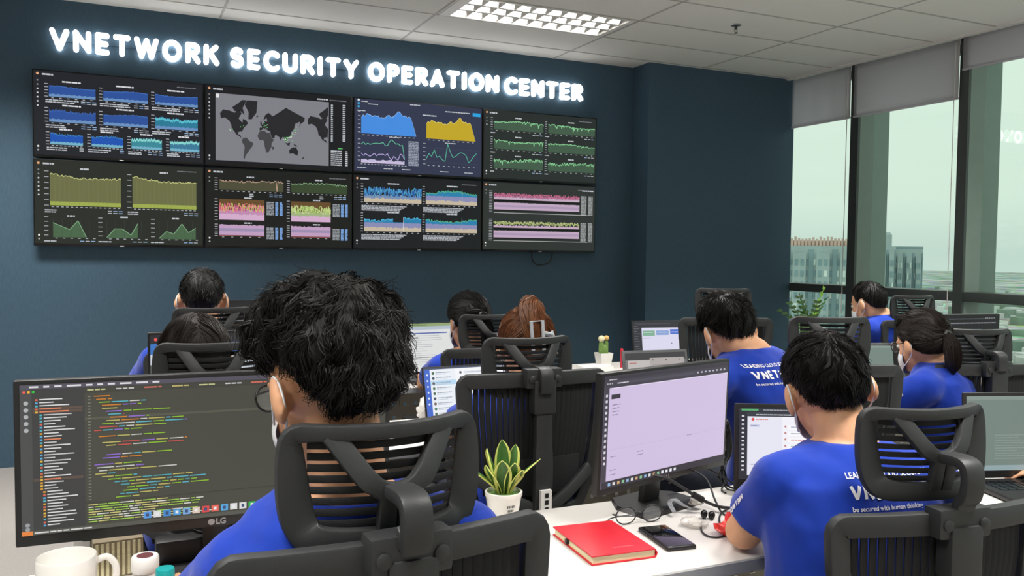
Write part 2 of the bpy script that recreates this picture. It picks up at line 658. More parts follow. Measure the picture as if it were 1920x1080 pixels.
for word, x0, x1, z0, hgt in SIGN:
    gap = 0.30 + SW / hgt
    tot = sum(GLYPH[c_][0] for c_ in word) + gap * (len(word) - 1)
    sx = (x1 - x0 - SW) / tot
    xx = x0 + SW / 2
    for ch in word:
        b = MB()
        for st in GLYPH[ch][1]:
            P_ = [Vector((xx + u * sx - 1.4, 0, z0 + SW / 2 + v * (hgt - SW) - 2.75)) for u, v in st]
            for p0, p1 in zip(P_[:-1], P_[1:]):
                d_ = (p1 - p0).normalized()
                n_ = Vector((-d_.z, 0, d_.x)) * SW / 2
                o_ = [p0 + n_]
                for k in range(1, 6):
                    a_ = PI * k / 6
                    o_.append(p0 + n_ * math.cos(a_) - d_ * SW / 2 * math.sin(a_))
                o_ += [p0 - n_, p1 - n_]
                for k in range(1, 6):
                    a_ = PI * k / 6
                    o_.append(p1 - n_ * math.cos(a_) + d_ * SW / 2 * math.sin(a_))
                o_.append(p1 + n_)
                b.prism([(p.x, p.z) for p in o_], -0.040, -0.012)
        b.build('letter', M_letter, sign, smooth=False)
        xx += (GLYPH[ch][0] + gap) * sx
for word, x0, x1, z0, hgt in SIGN:
    b = MB()
    b.box(x0 + 0.02 - 1.4, -0.012, z0 + hgt * 0.46 - 2.75, x1 - 0.02 - 1.4, 0.0, z0 + hgt * 0.54 - 2.75)
    b.build('mounting_rail', M_wall, sign, smooth=False)
# ------------------------------------------------------------------ drawing on screens
class Scr:
    """Flat picture on a screen. u right, v down, both 0..1; local x right, z up, facing -y."""

    def __init__(s, W, H, step=0.00025, seed=1):
        s.b = MB()
        s.W, s.H, s.st = W, H, step
        s.r = random.Random(seed)
        s.k = 1.0
        s.dk = 1.0

    def p(s, u, v, L):
        return ((u - 0.5) * s.W, -L * s.st, (0.5 - v) * s.H)

    def c(s, col):
        c = C(col) if isinstance(col, str) else col
        s.b.col = tuple(x * s.k for x in c)

    def rect(s, u0, v0, u1, v1, col, L=1):
        s.c(col)
        s.b.add([s.p(u0, v0, L), s.p(u0, v1, L), s.p(u1, v1, L), s.p(u1, v0, L)], [(0, 1, 2, 3)])

    def poly(s, pts, col, L=1):
        s.c(col)
        s.b.add([s.p(u, v, L) for u, v in pts], [tuple(range(len(pts)))])

    def disc(s, u, v, r, col, L=2, n=10):
        s.poly([(u + r * math.cos(2 * PI * k / n), v - r * s.W / s.H * math.sin(2 * PI * k / n)) for k in range(n)], col, L)

    def area(s, us, vs, base, col, L=2):
        s.c(col)
        n = len(us)
        pts = [s.p(u, v, L) for u, v in zip(us, vs)] + [s.p(u, bb, L) for u, bb in zip(us, base if isinstance(base, list) else [base] * n)]
        s.b.add(pts, [(i, n + i, n + i + 1, i + 1) for i in range(n - 1)])

    def line(s, us, vs, wd, col, L=3):
        s.area(us, [v - wd / 2 for v in vs], [v + wd / 2 for v in vs], col, L)

    def stroke(s, pts, wd, col, L=3):
        """polyline of constant metric width"""
        s.c(col)
        for (a, b2) in zip(pts[:-1], pts[1:]):
            A = Vector((a[0] * s.W, a[1] * s.H))
            B = Vector((b2[0] * s.W, b2[1] * s.H))
            d = B - A
            if d.length < 1e-6:
                continue
            n = Vector((-d.y, d.x)).normalized() * wd * s.H / 2
            q = [A + n, A - n, B - n, B + n]
            s.b.add([s.p(x.x / s.W, x.y / s.H, L) for x in q], [(0, 1, 2, 3)])

    def series(s, u0, u1, n, lo, amp, rough=0.5, wave=1.0):
        us = [u0 + (u1 - u0) * i / (n - 1) for i in range(n)]
        ph = s.r.uniform(0, 6)
        vs = []
        for i in range(n):
            t = i / (n - 1)
            vs.append(lo + amp * (0.45 * wave * math.sin(ph + t * 5) + rough * s.r.uniform(-1, 1)))
        return us, vs

    def dash(s, u, v, w_, h=0.008, col='#c8ccd2', L=3):
        h *= s.dk
        x = u
        while x < u + w_ - 0.002:
            l = min(s.r.uniform(0.01, 0.035), u + w_ - x)
            s.rect(x, v, x + l, v + h, col, L)
            x += l + 0.003

    def build(s, name, m, parent, loc=None, M=None):
        if M:
            s.b.v = [M @ v for v in s.b.v]
        return s.b.build(name, m, parent, loc, smooth=False, colors=True)


def ylab(d, u, v0, v1, n, w_=0.02, col='#b9bcc2'):
    for i in range(n):
        v = v0 + (v1 - v0) * i / max(1, n - 1)
        d.rect(u, v - 0.004, u + w_, v + 0.004, col, 3)


def xlab(d, u0, u1, v, n, w_=0.014, col='#b9bcc2'):
    for i in range(n):
        u = u0 + (u1 - u0) * (i + 0.3) / n
        d.rect(u, v - 0.004, u + w_, v + 0.005, col, 3)


def legend(d, u, v, n, w_, cols=3, uw=0.0, dv=0.024):
    for i in range(n):
        d.dash(u, v + i * dv, w_ * d.r.uniform(0.85, 1.0), 0.009)
        for k in range(cols):
            d.rect(uw - (cols - k) * 0.032, v + i * dv, uw - (cols - k) * 0.032 + 0.024, v + i * dv + 0.009, '#9fc0e8' if d.r.random() < 0.5 else '#c8ccd2', 3)


def sidebar(d, n=7):
    d.disc(0.022, 0.035, 0.008, '#f0b080', 3)
    d.dash(0.047, 0.03, 0.062, 0.014)
    for i in range(n):
        d.disc(0.022, 0.115 + i * 0.05, 0.0055, '#d8dade' if i > 1 else '#8a8d92', 3, 8)
    d.disc(0.022, 0.90, 0.0065, '#f4f4f0', 3, 8)
    d.disc(0.022, 0.945, 0.0055, '#b8bac0', 3, 8)
    d.dash(0.84, 0.055, 0.12, 0.008, '#7d8086')


def tv_bluegraphs(d):
    d.rect(0, 0, 1, 1, '#24262c', 1)
    sidebar(d)
    cells = []
    for r_, (v0, h) in enumerate(((0.12, 0.2), (0.405, 0.22))):
        for c_ in range(3):
            u0 = 0.085 + c_ * 0.31
            cells.append((u0, 0.265, v0 + 0.02, h * 0.8, '#2f55a0' if (r_, c_) != (1, 2) else '#2f7f9d', r_ * 3 + c_))
    for c_ in range(4):
        cells.append((0.09 + c_ * 0.235, 0.185, 0.715, 0.155, ('#1f57b8', '#1f57b8', '#3f8f9f', '#3f7f9f')[c_], 6 + c_))
    for (u0, w_, v0, h, col, k) in cells:
        ylab(d, u0 - 0.025, v0 + 0.01, v0 + h, 5, 0.02)
        us, vs = d.series(u0, u0 + w_, 70, v0 + h * (0.25 if k < 6 else 0.22), h * 0.11, 0.9 if k in (3, 5, 6, 7, 8, 9) else 0.3)
        d.area(us, vs, v0 + h, col, 2)
        d.line(us, vs, 0.008, '#4f9fd8' if col != '#2f55a0' else '#4a78c8', 3)
        if k in (5, 8, 9):
            d.line(us, [v + 0.012 for v in vs], 0.03, '#5fc7d6' if k == 5 else '#8fe0d6', 3)
        d.area(us, [v0 + h * 0.80 + 0.004 * math.sin(i * 0.8) for i in range(70)], v0 + h, '#6f97c8' if k < 6 else '#79b8d0', 3)
        d.dash(u0 + w_ * 0.28, v0 - 0.035, w_ * 0.4, 0.012, '#e2e4e8')
        xlab(d, u0, u0 + w_, v0 + h + 0.014, 6 if k < 6 else 8)
        legend(d, u0 - 0.02, v0 + h + 0.034, 2, w_ * (0.72 if k in (0, 1, 2, 6, 7) else 0.45), 3 if k not in (6, 7) else 1, u0 + w_ + 0.012)


LAND = [
    [(-168, 66), (-156, 71), (-128, 70), (-110, 68), (-95, 72), (-82, 68), (-94, 60), (-85, 55), (-79, 52), (-77, 60), (-65, 58), (-56, 52), (-66, 45), (-71, 42), (-76, 36), (-81, 30), (-80, 25), (-84, 30), (-97, 27), (-97, 20), (-90, 20), (-87, 17), (-83, 10), (-78, 8), (-85, 10), (-95, 16), (-105, 20), (-112, 30), (-121, 35), (-124, 46), (-132, 55), (-150, 60), (-165, 58)],
    [(-120, 74), (-100, 77), (-80, 82), (-62, 82), (-78, 74), (-70, 66), (-85, 70), (-110, 70)],
    [(-55, 60), (-42, 60), (-22, 70), (-18, 80), (-35, 83), (-60, 81), (-70, 77), (-54, 70)],
    [(-78, 8), (-62, 11), (-50, 0), (-35, -6), (-39, -18), (-48, -27), (-58, -38), (-66, -45), (-70, -54), (-75, -50), (-71, -30), (-70, -18), (-81, -5)],
    [(-10, 36), (-9, 43), (-1, 46), (-4, 48), (8, 54), (10, 58), (22, 58), (20, 64), (6, 60), (14, 68), (28, 71), (45, 67), (70, 72), (100, 77), (140, 73), (180, 68), (178, 63), (162, 58), (156, 52), (160, 62), (140, 58), (135, 48), (128, 40), (122, 38), (121, 30), (112, 22), (106, 18), (107, 10), (100, 8), (103, 2), (98, 9), (95, 16), (88, 22), (80, 14), (77, 8), (72, 20), (62, 25), (55, 26), (52, 16), (44, 13), (36, 28), (35, 36), (27, 37), (24, 38), (18, 41), (12, 45), (16, 38), (8, 44), (0, 38)],
    [(-16, 14), (-17, 22), (-8, 34), (10, 37), (20, 31), (33, 31), (43, 12), (51, 11), (40, -4), (40, -16), (33, -26), (26, -34), (18, -34), (12, -16), (9, 2), (4, 6), (-8, 5)],
    [(114, -22), (122, -17), (130, -12), (137, -13), (142, -11), (153, -26), (149, -38), (138, -35), (129, -32), (115, -34)],
    [(95, 5), (106, -6), (115, -8), (118, 4), (110, 2), (104, 0)], [(131, -1), (141, -3), (150, -9), (138, -8)],
    [(131, 32), (136, 34), (141, 38), (142, 45), (139, 36)], [(-6, 50), (1, 51), (-2, 58), (-6, 57)], [(44, -14), (50, -16), (47, -25), (44, -23)], [(172, -42), (178, -38), (174, -46), (168, -46)], [(-24, 64), (-14, 65), (-18, 67)],
]


def tv_map(d):
    d.rect(0, 0, 1, 1, '#1d1e22', 1)
    sidebar(d)
    d.rect(0.062, 0.09, 0.835, 0.955, '#85858d', 2)

    def merc(lat):
        return math.log(math.tan(PI / 4 + R(lat) / 2))
    m0, m1 = merc(-58), merc(80)

    def q(lon, lat):
        return (0.062 + (lon + 186) / 470 * 0.773, 0.955 - (merc(max(-58, min(80, lat))) - m0) / (m1 - m0) * 0.80)
    for k, L_ in enumerate(LAND):
        d.poly([q(*p_) for p_ in L_], '#2a2a2e' if k not in (3, 5) else '#47474b', 3)
        if k in (0, 1):
            sh = [(lo + 360, la) for lo, la in L_ if lo + 360 < 284]
            if len(sh) > 2:
                d.poly([q(*p_) for p_ in sh], '#2a2a2e', 3)
    for _ in range(46):
        lo, la = d.r.choice(((106, 14), (106, 12), (10, 50), (5, 48), (103, 10), (-80, 38), (-118, 36), (120, 25), (140, 36), (102, 20)))
        u, v = q(lo + d.r.gauss(0, 8), la + d.r.gauss(0, 5))
        d.disc(u, v, 0.0035, d.r.choice(('#5fd068', '#d8f0d0', '#78e080')), 4, 6)
    d.rect(0.066, 0.10, 0.085, 0.15, '#f0f0f0', 4)
    d.dash(0.75, 0.05, 0.08, 0.012)
    for i in range(19):
        d.dash(0.85, 0.12 + i * 0.027, 0.014, 0.011)
        d.dash(0.935, 0.11 + i * 0.027, 0.02, 0.011)
    d.dash(0.90, 0.70, 0.035, 0.012, '#60c070')
    for i in range(8):
        d.dash(0.85, 0.74 + i * 0.027, 0.08, 0.011)
        d.dash(0.955, 0.74 + i * 0.027, 0.018, 0.011)


def tv_bluegold(d):
    d.rect(0, 0, 1, 1, '#363b52', 1)
    for i in range(3):
        d.disc(0.03, 0.02 + i * 0.045, 0.009, '#d8e4f0' if i == 0 else '#3fa7d8', 3)
    d.dash(0.05, 0.03, 0.05)
    d.dash(0.42, 0.02, 0.08, 0.01)
    d.dash(0.70, 0.075, 0.2, 0.01)
    d.rect(0.925, 0.07, 0.99, 0.12, '#2fa8e8', 3)
    d.dash(0.1, 0.06, 0.08, 0.008)
    us = [0.05 + 0.42 * i / 30 for i in range(31)]
    base = [0.26, 0.22, 0.24, 0.20, 0.21, 0.22, 0.235, 0.22, 0.23, 0.22, 0.25, 0.24, 0.25, 0.235, 0.21, 0.2, 0.23, 0.22, 0.20, 0.17, 0.14, 0.15, 0.19, 0.20, 0.19, 0.22, 0.2, 0.22, 0.30, 0.38, 0.47]
    d.area(us, base, 0.475, '#4a92e8', 2)
    d.line(us, base, 0.008, '#a8d0ff', 3)
    us2 = [0.55 + 0.40 * i / 30 for i in range(31)]
    d.area(us2, [v + 0.02 for v in base], 0.485, '#c9ad2c', 2)
    d.line(us2, [v + 0.02 for v in base], 0.008, '#f0e080', 3)
    d.dash(0.02, 0.16, 0.06)
    d.dash(0.52, 0.15, 0.11, 0.012)
    xlab(d, 0.05, 0.47, 0.495, 12)
    xlab(d, 0.55, 0.95, 0.505, 10)
    n = 20
    us = [0.05 + 0.33 * i / n for i in range(n + 1)]
    for base_v, amp, col in ((0.61, 0.03, '#6fd0a8'), (0.78, 0.05, '#c8b8f0'), (0.86, 0.02, '#e8d0f0')):
        vs = [base_v + amp * d.r.uniform(-1, 1) for _ in us]
        if base_v < 0.7:
            vs[13:17] = [0.57, 0.54, 0.57, 0.60]
            vs[-1] = 0.8
        d.stroke(list(zip(us, vs)), 0.008, col, 3)
    d.area(us, [0.84 + 0.015 * d.r.uniform(-1, 1) for _ in us], 0.88, '#c8c0e0', 2)
    xlab(d, 0.04, 0.40, 0.90, 14)
    for i in range(16):
        d.dash(0.41, 0.545 + i * 0.022, 0.08, 0.011, '#9fa6b8')
    vs = [0.78, 0.7, 0.74, 0.64, 0.75, 0.73, 0.78, 0.80, 0.55, 0.66, 0.74, 0.72, 0.68, 0.66, 0.67, 0.7, 0.80, 0.76, 0.70, 0.66]
    d.stroke([(0.55 + 0.41 * i / 19, v) for i, v in enumerate(vs)], 0.009, '#5fc0a0', 3)
    for v in (0.62, 0.72, 0.82):
        d.rect(0.545, v, 0.97, v + 0.003, '#4a5068', 2)
    xlab(d, 0.55, 0.96, 0.87, 10)
    ylab(d, 0.525, 0.56, 0.85, 6)
    ylab(d, 0.025, 0.56, 0.85, 6)
    ylab(d, 0.025, 0.18, 0.46, 6)
    for u in (0.02, 0.22, 0.36, 0.66, 0.86):
        d.dash(u, 0.945, 0.07)
    d.dash(0.26, 0.50, 0.08)
    d.dash(0.7, 0.53, 0.09)


def tv_green6(d):
    d.rect(0, 0, 1, 1, '#2b312f', 1)
    sidebar(d, 3)
    for c_ in range(2):
        for r_ in range(3):
            u0, v0 = 0.085 + c_ * 0.475, 0.13 + r_ * 0.285
            w_, h = (0.43, 0.15)
            ylab(d, u0 - 0.03, v0 - 0.02, v0 + h, 6, 0.018)
            us, vs = d.series(u0, u0 + w_, 90, v0 + 0.03, 0.028, 0.5 if r_ < 2 else 0.95)
            vs = [v + (0.06 * d.r.random() if d.r.random() < 0.08 else 0) for v in vs]
            d.area(us, vs, v0 + h, '#46604c', 2)
            d.stroke(list(zip(us, vs)), 0.009, '#93dca0', 3)
            d.dash(u0 + w_ * 0.42, v0 - 0.045, 0.055, 0.012)
            xlab(d, u0, u0 + w_, v0 + h + 0.016, 9)
            legend(d, u0 - 0.03, v0 + h + 0.045, 1, 0.04, 3, u0 + w_ - 0.0)


def tv_olive(d):
    d.rect(0, 0, 1, 1, '#2b2f29', 1)
    sidebar(d)
    for (u0, w_) in ((0.085, 0.41), (0.565, 0.395)):
        v0, v1 = 0.13, 0.54
        ylab(d, u0 - 0.033, v0, v1, 7, 0.026)
        us, vs = d.series(u0, u0 + w_, 60, v0 + 0.035, 0.016, 0.9)
        vs = [v + 0.035 * min(1, i / 25) for i, v in enumerate(vs)]
        d.area(us, vs, v1, '#70734a', 2)
        for i in range(15):
            d.rect(u0 + w_ * i / 15, v0 + 0.07, u0 + w_ * i / 15 + 0.0018, v1, '#7d8054', 3)
        d.stroke(list(zip(us, vs)), 0.008, '#d2d48c', 4)
        d.area(us, [0.49 + 0.002 * (i % 3) for i in range(60)], v1, '#a4b254', 3)
        xlab(d, u0, u0 + w_, v1 + 0.016, 15)
        d.dash(u0 + w_ * 0.42, v0 - 0.05, 0.05, 0.014)
        legend(d, u0 - 0.03, v1 + 0.05, 2, 0.07, 3, u0 + w_ + 0.018)
    sh = (((0, 0.75), (0.5, 0.83), (0.75, 0.72), (1.0, 0.92)), ((0, 0.92), (0.25, 0.81), (0.5, 0.81), (0.78, 0.885), (1.0, 0.74)), ((0, 0.92), (0.2, 0.83), (0.4, 0.86), (0.62, 0.73), (0.8, 0.84), (1, 0.78)))
    for k, (u0, w_) in enumerate(((0.1, 0.19), (0.41, 0.185), (0.725, 0.23))):
        us = [u0 + w_ * a for a, _ in sh[k]]
        vs = [v for _, v in sh[k]]
        d.area(us, vs, 0.925, '#4c6a4c', 2)
        d.stroke(list(zip(us, vs)), 0.008, '#86b088', 3)
        for i in range(5):
            d.rect(u0 + 0.26 * i / 5, 0.70, u0 + 0.26 * i / 5 + 0.0015, 0.925, '#454a42', 2)
        ylab(d, u0 - 0.05, 0.68, 0.90, 5, 0.024)
        xlab(d, u0, u0 + 0.26, 0.935, 6)
        d.dash(u0 + 0.08, 0.655, 0.045, 0.013)
        legend(d, u0 - 0.05, 0.965, 1, 0.08, 3, u0 + 0.25)


def tv_pink4(d):
    d.rect(0, 0, 1, 1, '#1f211f', 1)
    sidebar(d, 2)
    for c_, u0 in enumerate((0.085, 0.57)):
        w_ = 0.43 if c_ == 0 else 0.40
        us, vs = d.series(u0, u0 + w_, 70, 0.15, 0.02, 0.7)
        vs[-8] = 0.27 if c_ == 0 else vs[-8]
        d.area(us, vs, 0.27, '#3c4c34' if c_ else '#50503c', 2)
        d.stroke(list(zip(us, vs)), 0.008, '#8fb48a' if c_ else '#c8a890', 3)
        xlab(d, u0, u0 + w_, 0.285, 12)
        legend(d, u0 + 0.2, 0.31, 2, 0.03, 3, u0 + w_)
        d.dash(u0 + w_ * 0.42, 0.085, 0.05, 0.012)
        w2 = 0.30 if c_ == 0 else 0.28
        us, vs = d.series(u0, u0 + w2, 60, 0.50, 0.075, 0.95)
        d.rect(u0, 0.39, u0 + w2, 0.66, '#6b5030', 2)
        cols = ('#e060a0', '#f08080', '#c8d070') if c_ == 0 else ('#b8d880', '#a8c868', '#d8e0a0')
        d.area(us, [0.53 + 0.01 * d.r.uniform(-1, 1) for _ in us], 0.66, '#c890b8' if c_ == 0 else '#a8b888', 3)
        for cc in cols:
            d.stroke([(u, 0.50 + 0.06 * d.r.uniform(-1, 1)) for u in us], 0.008, cc, 4)
        d.area(us, [0.585 + 0.01 * d.r.uniform(-1, 1) for _ in us], 0.66, '#dcb4d4', 5)
        d.area(us, [0.725 + 0.008 * d.r.uniform(-1, 1) for _ in us], 0.86, '#c8a4c8', 2)
        d.rect(u0, 0.77, u0 + w2, 0.81, '#a494b8', 3)
        d.rect(u0, 0.865, u0 + w2, 0.872, '#b06058', 3)
        d.dash(u0 + w2 * 0.55, 0.36, 0.05, 0.012)
        d.dash(u0 + w2 * 0.55, 0.69, 0.05, 0.012)
        for (v0, v1) in ((0.41, 0.58), (0.75, 0.90)):
            v = v0
            while v < v1:
                d.dash(u0 + w2 + 0.015, v, 0.05, 0.010, '#9fa4aa')
                d.dash(u0 + w2 + 0.075, v, 0.02, 0.012, '#7fa8e0')
                d.dash(u0 + w2 + 0.105, v, 0.02, 0.012, '#7fa8e0')
                v += 0.02
        ylab(d, u0 - 0.03, 0.39, 0.66, 8)
        ylab(d, u0 - 0.03, 0.72, 0.87, 6)
        ylab(d, u0 - 0.03, 0.12, 0.27, 6)
        xlab(d, u0, u0 + w2, 0.885, 5)


def tv_skyblue(d):
    d.rect(0, 0, 1, 1, '#1e2023', 1)
    sidebar(d, 2)
    for c_, u0 in enumerate((0.075, 0.55)):
        for r_, v0 in enumerate((0.14, 0.545)):
            w_ = 0.44 if c_ == 0 else 0.42
            us, vs = d.series(u0, u0 + w_, 80, v0 + 0.05, 0.05, 1.0 if (c_ == 0 and r_ == 0) else 0.4)
            if c_ == 0 and r_ == 0:
                for cc in ('#3f88c8', '#5fb0d8', '#3060a0'):
                    d.stroke([(u, v0 + 0.07 + 0.07 * d.r.uniform(-1, 1)) for u in us], 0.011, cc, 4)
                d.area(us, [v0 + 0.12 + 0.02 * d.r.uniform(-1, 1) for u in us], v0 + 0.22, '#7d97bb', 3)
            else:
                d.area(us, vs, v0 + 0.22, '#2f86b4', 2)
                d.stroke(list(zip(us, vs)), 0.01, '#58c0e8' if c_ == 0 else '#58b890', 4)
                d.area(us, [v0 + 0.10 + 0.006 * d.r.uniform(-1, 1) for u in us], v0 + 0.22, '#8f92bc', 3)
            d.area(us, [v0 + 0.165 + 0.012 * d.r.uniform(-1, 1) for u in us], v0 + 0.222, '#cdbfa8', 5)
            if c_ == 0 and r_ == 1:
                d.rect(u0 + w_ * 0.5, v0 - 0.02, u0 + w_ * 0.68, v0 + 0.09, '#1e2023', 6)
                d.rect(u0 + w_ * 0.68, v0 + 0.02, u0 + w_ * 0.688, v0 + 0.22, '#e8f0f8', 6)
            if c_ == 1:
                d.rect(u0 + w_ * 0.70, v0, u0 + w_ * 0.705, v0 + 0.22, '#a8c8d8', 6)
            ylab(d, u0 - 0.025, v0 - 0.03, v0 + 0.22, 8, 0.017)
            xlab(d, u0, u0 + w_, v0 + 0.24, 10)
            d.dash(u0 + w_ * 0.4, v0 - 0.055, 0.09, 0.012)
            for i in range(4):
                d.dash(u0 - 0.02, v0 + 0.265 + i * 0.02, w_ * (0.78 - 0.04 * i), 0.010, '#b9bdc4')


def tv_pinkbands(d):
    d.rect(0, 0, 1, 1, '#313634', 1)
    sidebar(d, 2)
    u0, u1 = 0.09, 0.855
    for k, v0 in enumerate((0.13, 0.55)):
        us, vs = d.series(u0, u1, 110, v0 + 0.05, 0.03, 0.9)
        for cc in (('#c06890', '#d88098', '#a85878') if k == 0 else ('#b8c078', '#d0d098', '#98b068')):
            d.stroke([(u, v0 + 0.05 + 0.032 * d.r.uniform(-1, 1)) for u in us], 0.009, cc, 3)
        if k == 0:
            d.area(us, [v0 + 0.055 + 0.012 * d.r.uniform(-1, 1) for u in us], v0 + 0.12, '#a87090', 2)
        d.area(us, [v0 + 0.085 + 0.01 * d.r.uniform(-1, 1) for u in us], v0 + 0.125, '#cbb0c6', 4)
        d.rect(u0, v0 + 0.12, u1 + 0.005, v0 + 0.155, '#151716', 5)
        d.area(us, [v0 + 0.165 + 0.003 * d.r.uniform(-1, 1) for u in us], v0 + 0.27, '#c8aec8', 4)
        d.rect(u0, v0 + 0.20, u1, v0 + 0.235, '#b49ebc', 5)
        d.rect(u0, v0 + 0.315, u1 + 0.08, v0 + 0.322, '#c8c8c8', 5)
        d.rect(u0, v0 + 0.27, u1, v0 + 0.295, '#242726', 5)
        ylab(d, u0 - 0.04, v0, v0 + 0.31, 14, 0.026)
        v = v0 + 0.02
        while v < v0 + 0.31:
            d.dash(u1 + 0.015, v, 0.05, 0.010, '#a4a8a8')
            d.dash(u1 + 0.085, v, 0.04, 0.010, '#a4a8a8')
            v += 0.019
    d.dash(0.88, 0.06, 0.11, 0.012)


# ------------------------------------------------------------------ the eight wall displays
TVX, TVW, TVZ, TVH, TVY = -0.498, 1.0109, 2.5055, 0.554, 6.104
DRAW = [[(tv_bluegraphs, 'wall screen of blue line graphs, under the VNETWORK word of the sign'),
         (tv_map, 'wall screen showing a grey and black world map'),
         (tv_bluegold, 'wall screen with one solid blue graph and one solid yellow graph'),
         (tv_green6, 'wall screen with six thin green graphs, under the CENTER word of the sign')],
        [(tv_olive, 'wall screen with two large olive graphs above three small green peaks'),
         (tv_pink4, 'wall screen with two pink and orange graphs, under the world map screen'),
         (tv_skyblue, 'wall screen of four sky blue and cream graphs'),
         (tv_pinkbands, 'wall screen of wide pale pink bands with a cable hanging below')]]
for r_ in range(2):
    for c_ in range(4):
        fn, lab = DRAW[r_][c_]
        cx = TVX + (c_ + 0.5) * TVW
        czz = TVZ - (r_ + 0.5) * TVH
        t = thing('wall_screen', lab, 'screen', (cx, TVY, czz), 0, 'video wall screens')
        Wd, Hd = TVW - 0.006, TVH - 0.010
        b = MB()
        b.box(-Wd / 2, 0.0, -Hd / 2, Wd / 2, 0.035, Hd / 2, bev=0.004)
        b.box(-Wd * 0.38, 0.03, -Hd * 0.36, Wd * 0.38, 0.048, Hd * 0.36, bev=0.008)
        b.build('casing', M_gloss, t)
        d = Scr(Wd - 0.016, Hd - 0.024, 0.0003, 11 + r_ * 4 + c_)
        d.k = 0.90
        d.dk = 1.45
        fn(d)
        d.build('display', M_tvs, t, (0, -0.0006, 0.004))
        b = MB()
        b.box(-0.012, -0.002, -Hd / 2 + 0.001, 0.012, 0.002, -Hd / 2 + 0.006)
        b.build('maker_badge', M_white, t, smooth=False)
        b = MB()
        b.box(-0.2, 0.048, -0.12, 0.2, YB - TVY, -0.08)
        b.box(-0.2, 0.048, 0.08, 0.2, YB - TVY, 0.12)
        b.build('wall_bracket', M_mulld, t, smooth=False)
b = MB()
b.tube(bez([(2.98, 6.13, 1.42), (2.985, 6.12, 1.34), (3.03, 6.115, 1.30), (3.12, 6.12, 1.315), (3.16, 6.13, 1.36), (3.17, 6.14, 1.43)]), 0.006, 8)
tag(b.build('cable', M_black), 'black cable looping out below the wall screen of pink bands', 'cable')
# ------------------------------------------------------------------ desks: one long white desk per row
def perforated(b, x0, x1, z0, z1, y, th=0.004, pitch=0.06, hole=0.017):
    xs, zs = [x0], [z0]
    n = int((x1 - x0) / pitch)
    for i in range(n):
        c = x0 + (i + 0.5) * (x1 - x0) / n
        xs += [c - hole / 2, c + hole / 2]
    xs.append(x1)
    m = int((z1 - z0) / pitch)
    for i in range(m):
        c = z0 + (i + 0.5) * (z1 - z0) / m
        zs += [c - hole / 2, c + hole / 2]
    zs.append(z1)
    idx = {}
    vs, fs = [], []

    def V(i, j):
        if (i, j) not in idx:
            idx[(i, j)] = len(vs)
            vs.append((xs[i], y, zs[j]))
        return idx[(i, j)]
    for i in range(len(xs) - 1):
        for j in range(len(zs) - 1):
            if i % 2 == 1 and j % 2 == 1:
                continue
            fs.append((V(i, j), V(i + 1, j), V(i + 1, j + 1), V(i, j + 1)))
    b.add(vs, fs)


def desk(x0, x1, y0, y1, label, legs):
    t = thing('office_desk', label, 'desk', (x0, y0, 0), 0, 'rows of white desks')
    L, D = x1 - x0, y1 - y0
    b = MB()
    b.box(0, 0, 0.727, L, D, 0.75, bev=0.003)
    b.build('desk_top', M_desk, t)
    b = MB()
    b.box(0.0, -0.004, 0.722, L, 0.0005, 0.747)
    b.build('edge_strip', M_edge, t, smooth=False)
    b = MB()
    perforated(b, 0.06, L - 0.06, 0.34, 0.70, D - 0.05)
    o = b.build('modesty_panel', M_panel, t, smooth=False, label='beige perforated metal panel')
    md = o.modifiers.new('s', 'SOLIDIFY')
    md.thickness = 0.003
    for xx in legs:
        xx -= x0
        b = MB()
        b.box(xx - 0.025, D - 0.11, 0, xx + 0.025, D - 0.06, 0.727, bev=0.004)
        b.box(xx - 0.025, 0.06, 0.69, xx + 0.025, D - 0.06, 0.727, bev=0.004)
        b.box(xx - 0.03, 0.04, 0.0, xx + 0.03, D - 0.03, 0.03, bev=0.006)
        b.build('leg', M_white, t)


desk(-0.17, 3.43, 1.425, 1.905, 'long white desk in front, holding the red notebook and phone', (-0.12, 0.78, 1.85, 3.38))
desk(-0.17, 4.25, 2.66, 3.14, 'long white desk in the middle row, behind the wide code monitor', (-0.12, 0.66, 1.66, 2.68, 4.2))
desk(-0.17, 4.75, 3.87, 4.36, 'long white desk in the far row, holding the cactus pot', (-0.12, 0.90, 2.10, 3.50, 4.7))

# ------------------------------------------------------------------ office chair
def chaikin(pts, wid, it=2):
    for _ in range(it):
        p2, w2 = [], []
        n = len(pts)
        for i in range(n):
            a, b_, wa, wb = pts[i], pts[(i + 1) % n], wid[i], wid[(i + 1) % n]
            p2 += [(a[0] * 0.75 + b_[0] * 0.25, a[1] * 0.75 + b_[1] * 0.25), (a[0] * 0.25 + b_[0] * 0.75, a[1] * 0.25 + b_[1] * 0.75)]
            w2 += [wa * 0.75 + wb * 0.25, wa * 0.25 + wb * 0.75]
        pts, wid = p2, w2
    return pts, wid


def bowy(x):
    return 2.8 * x * x


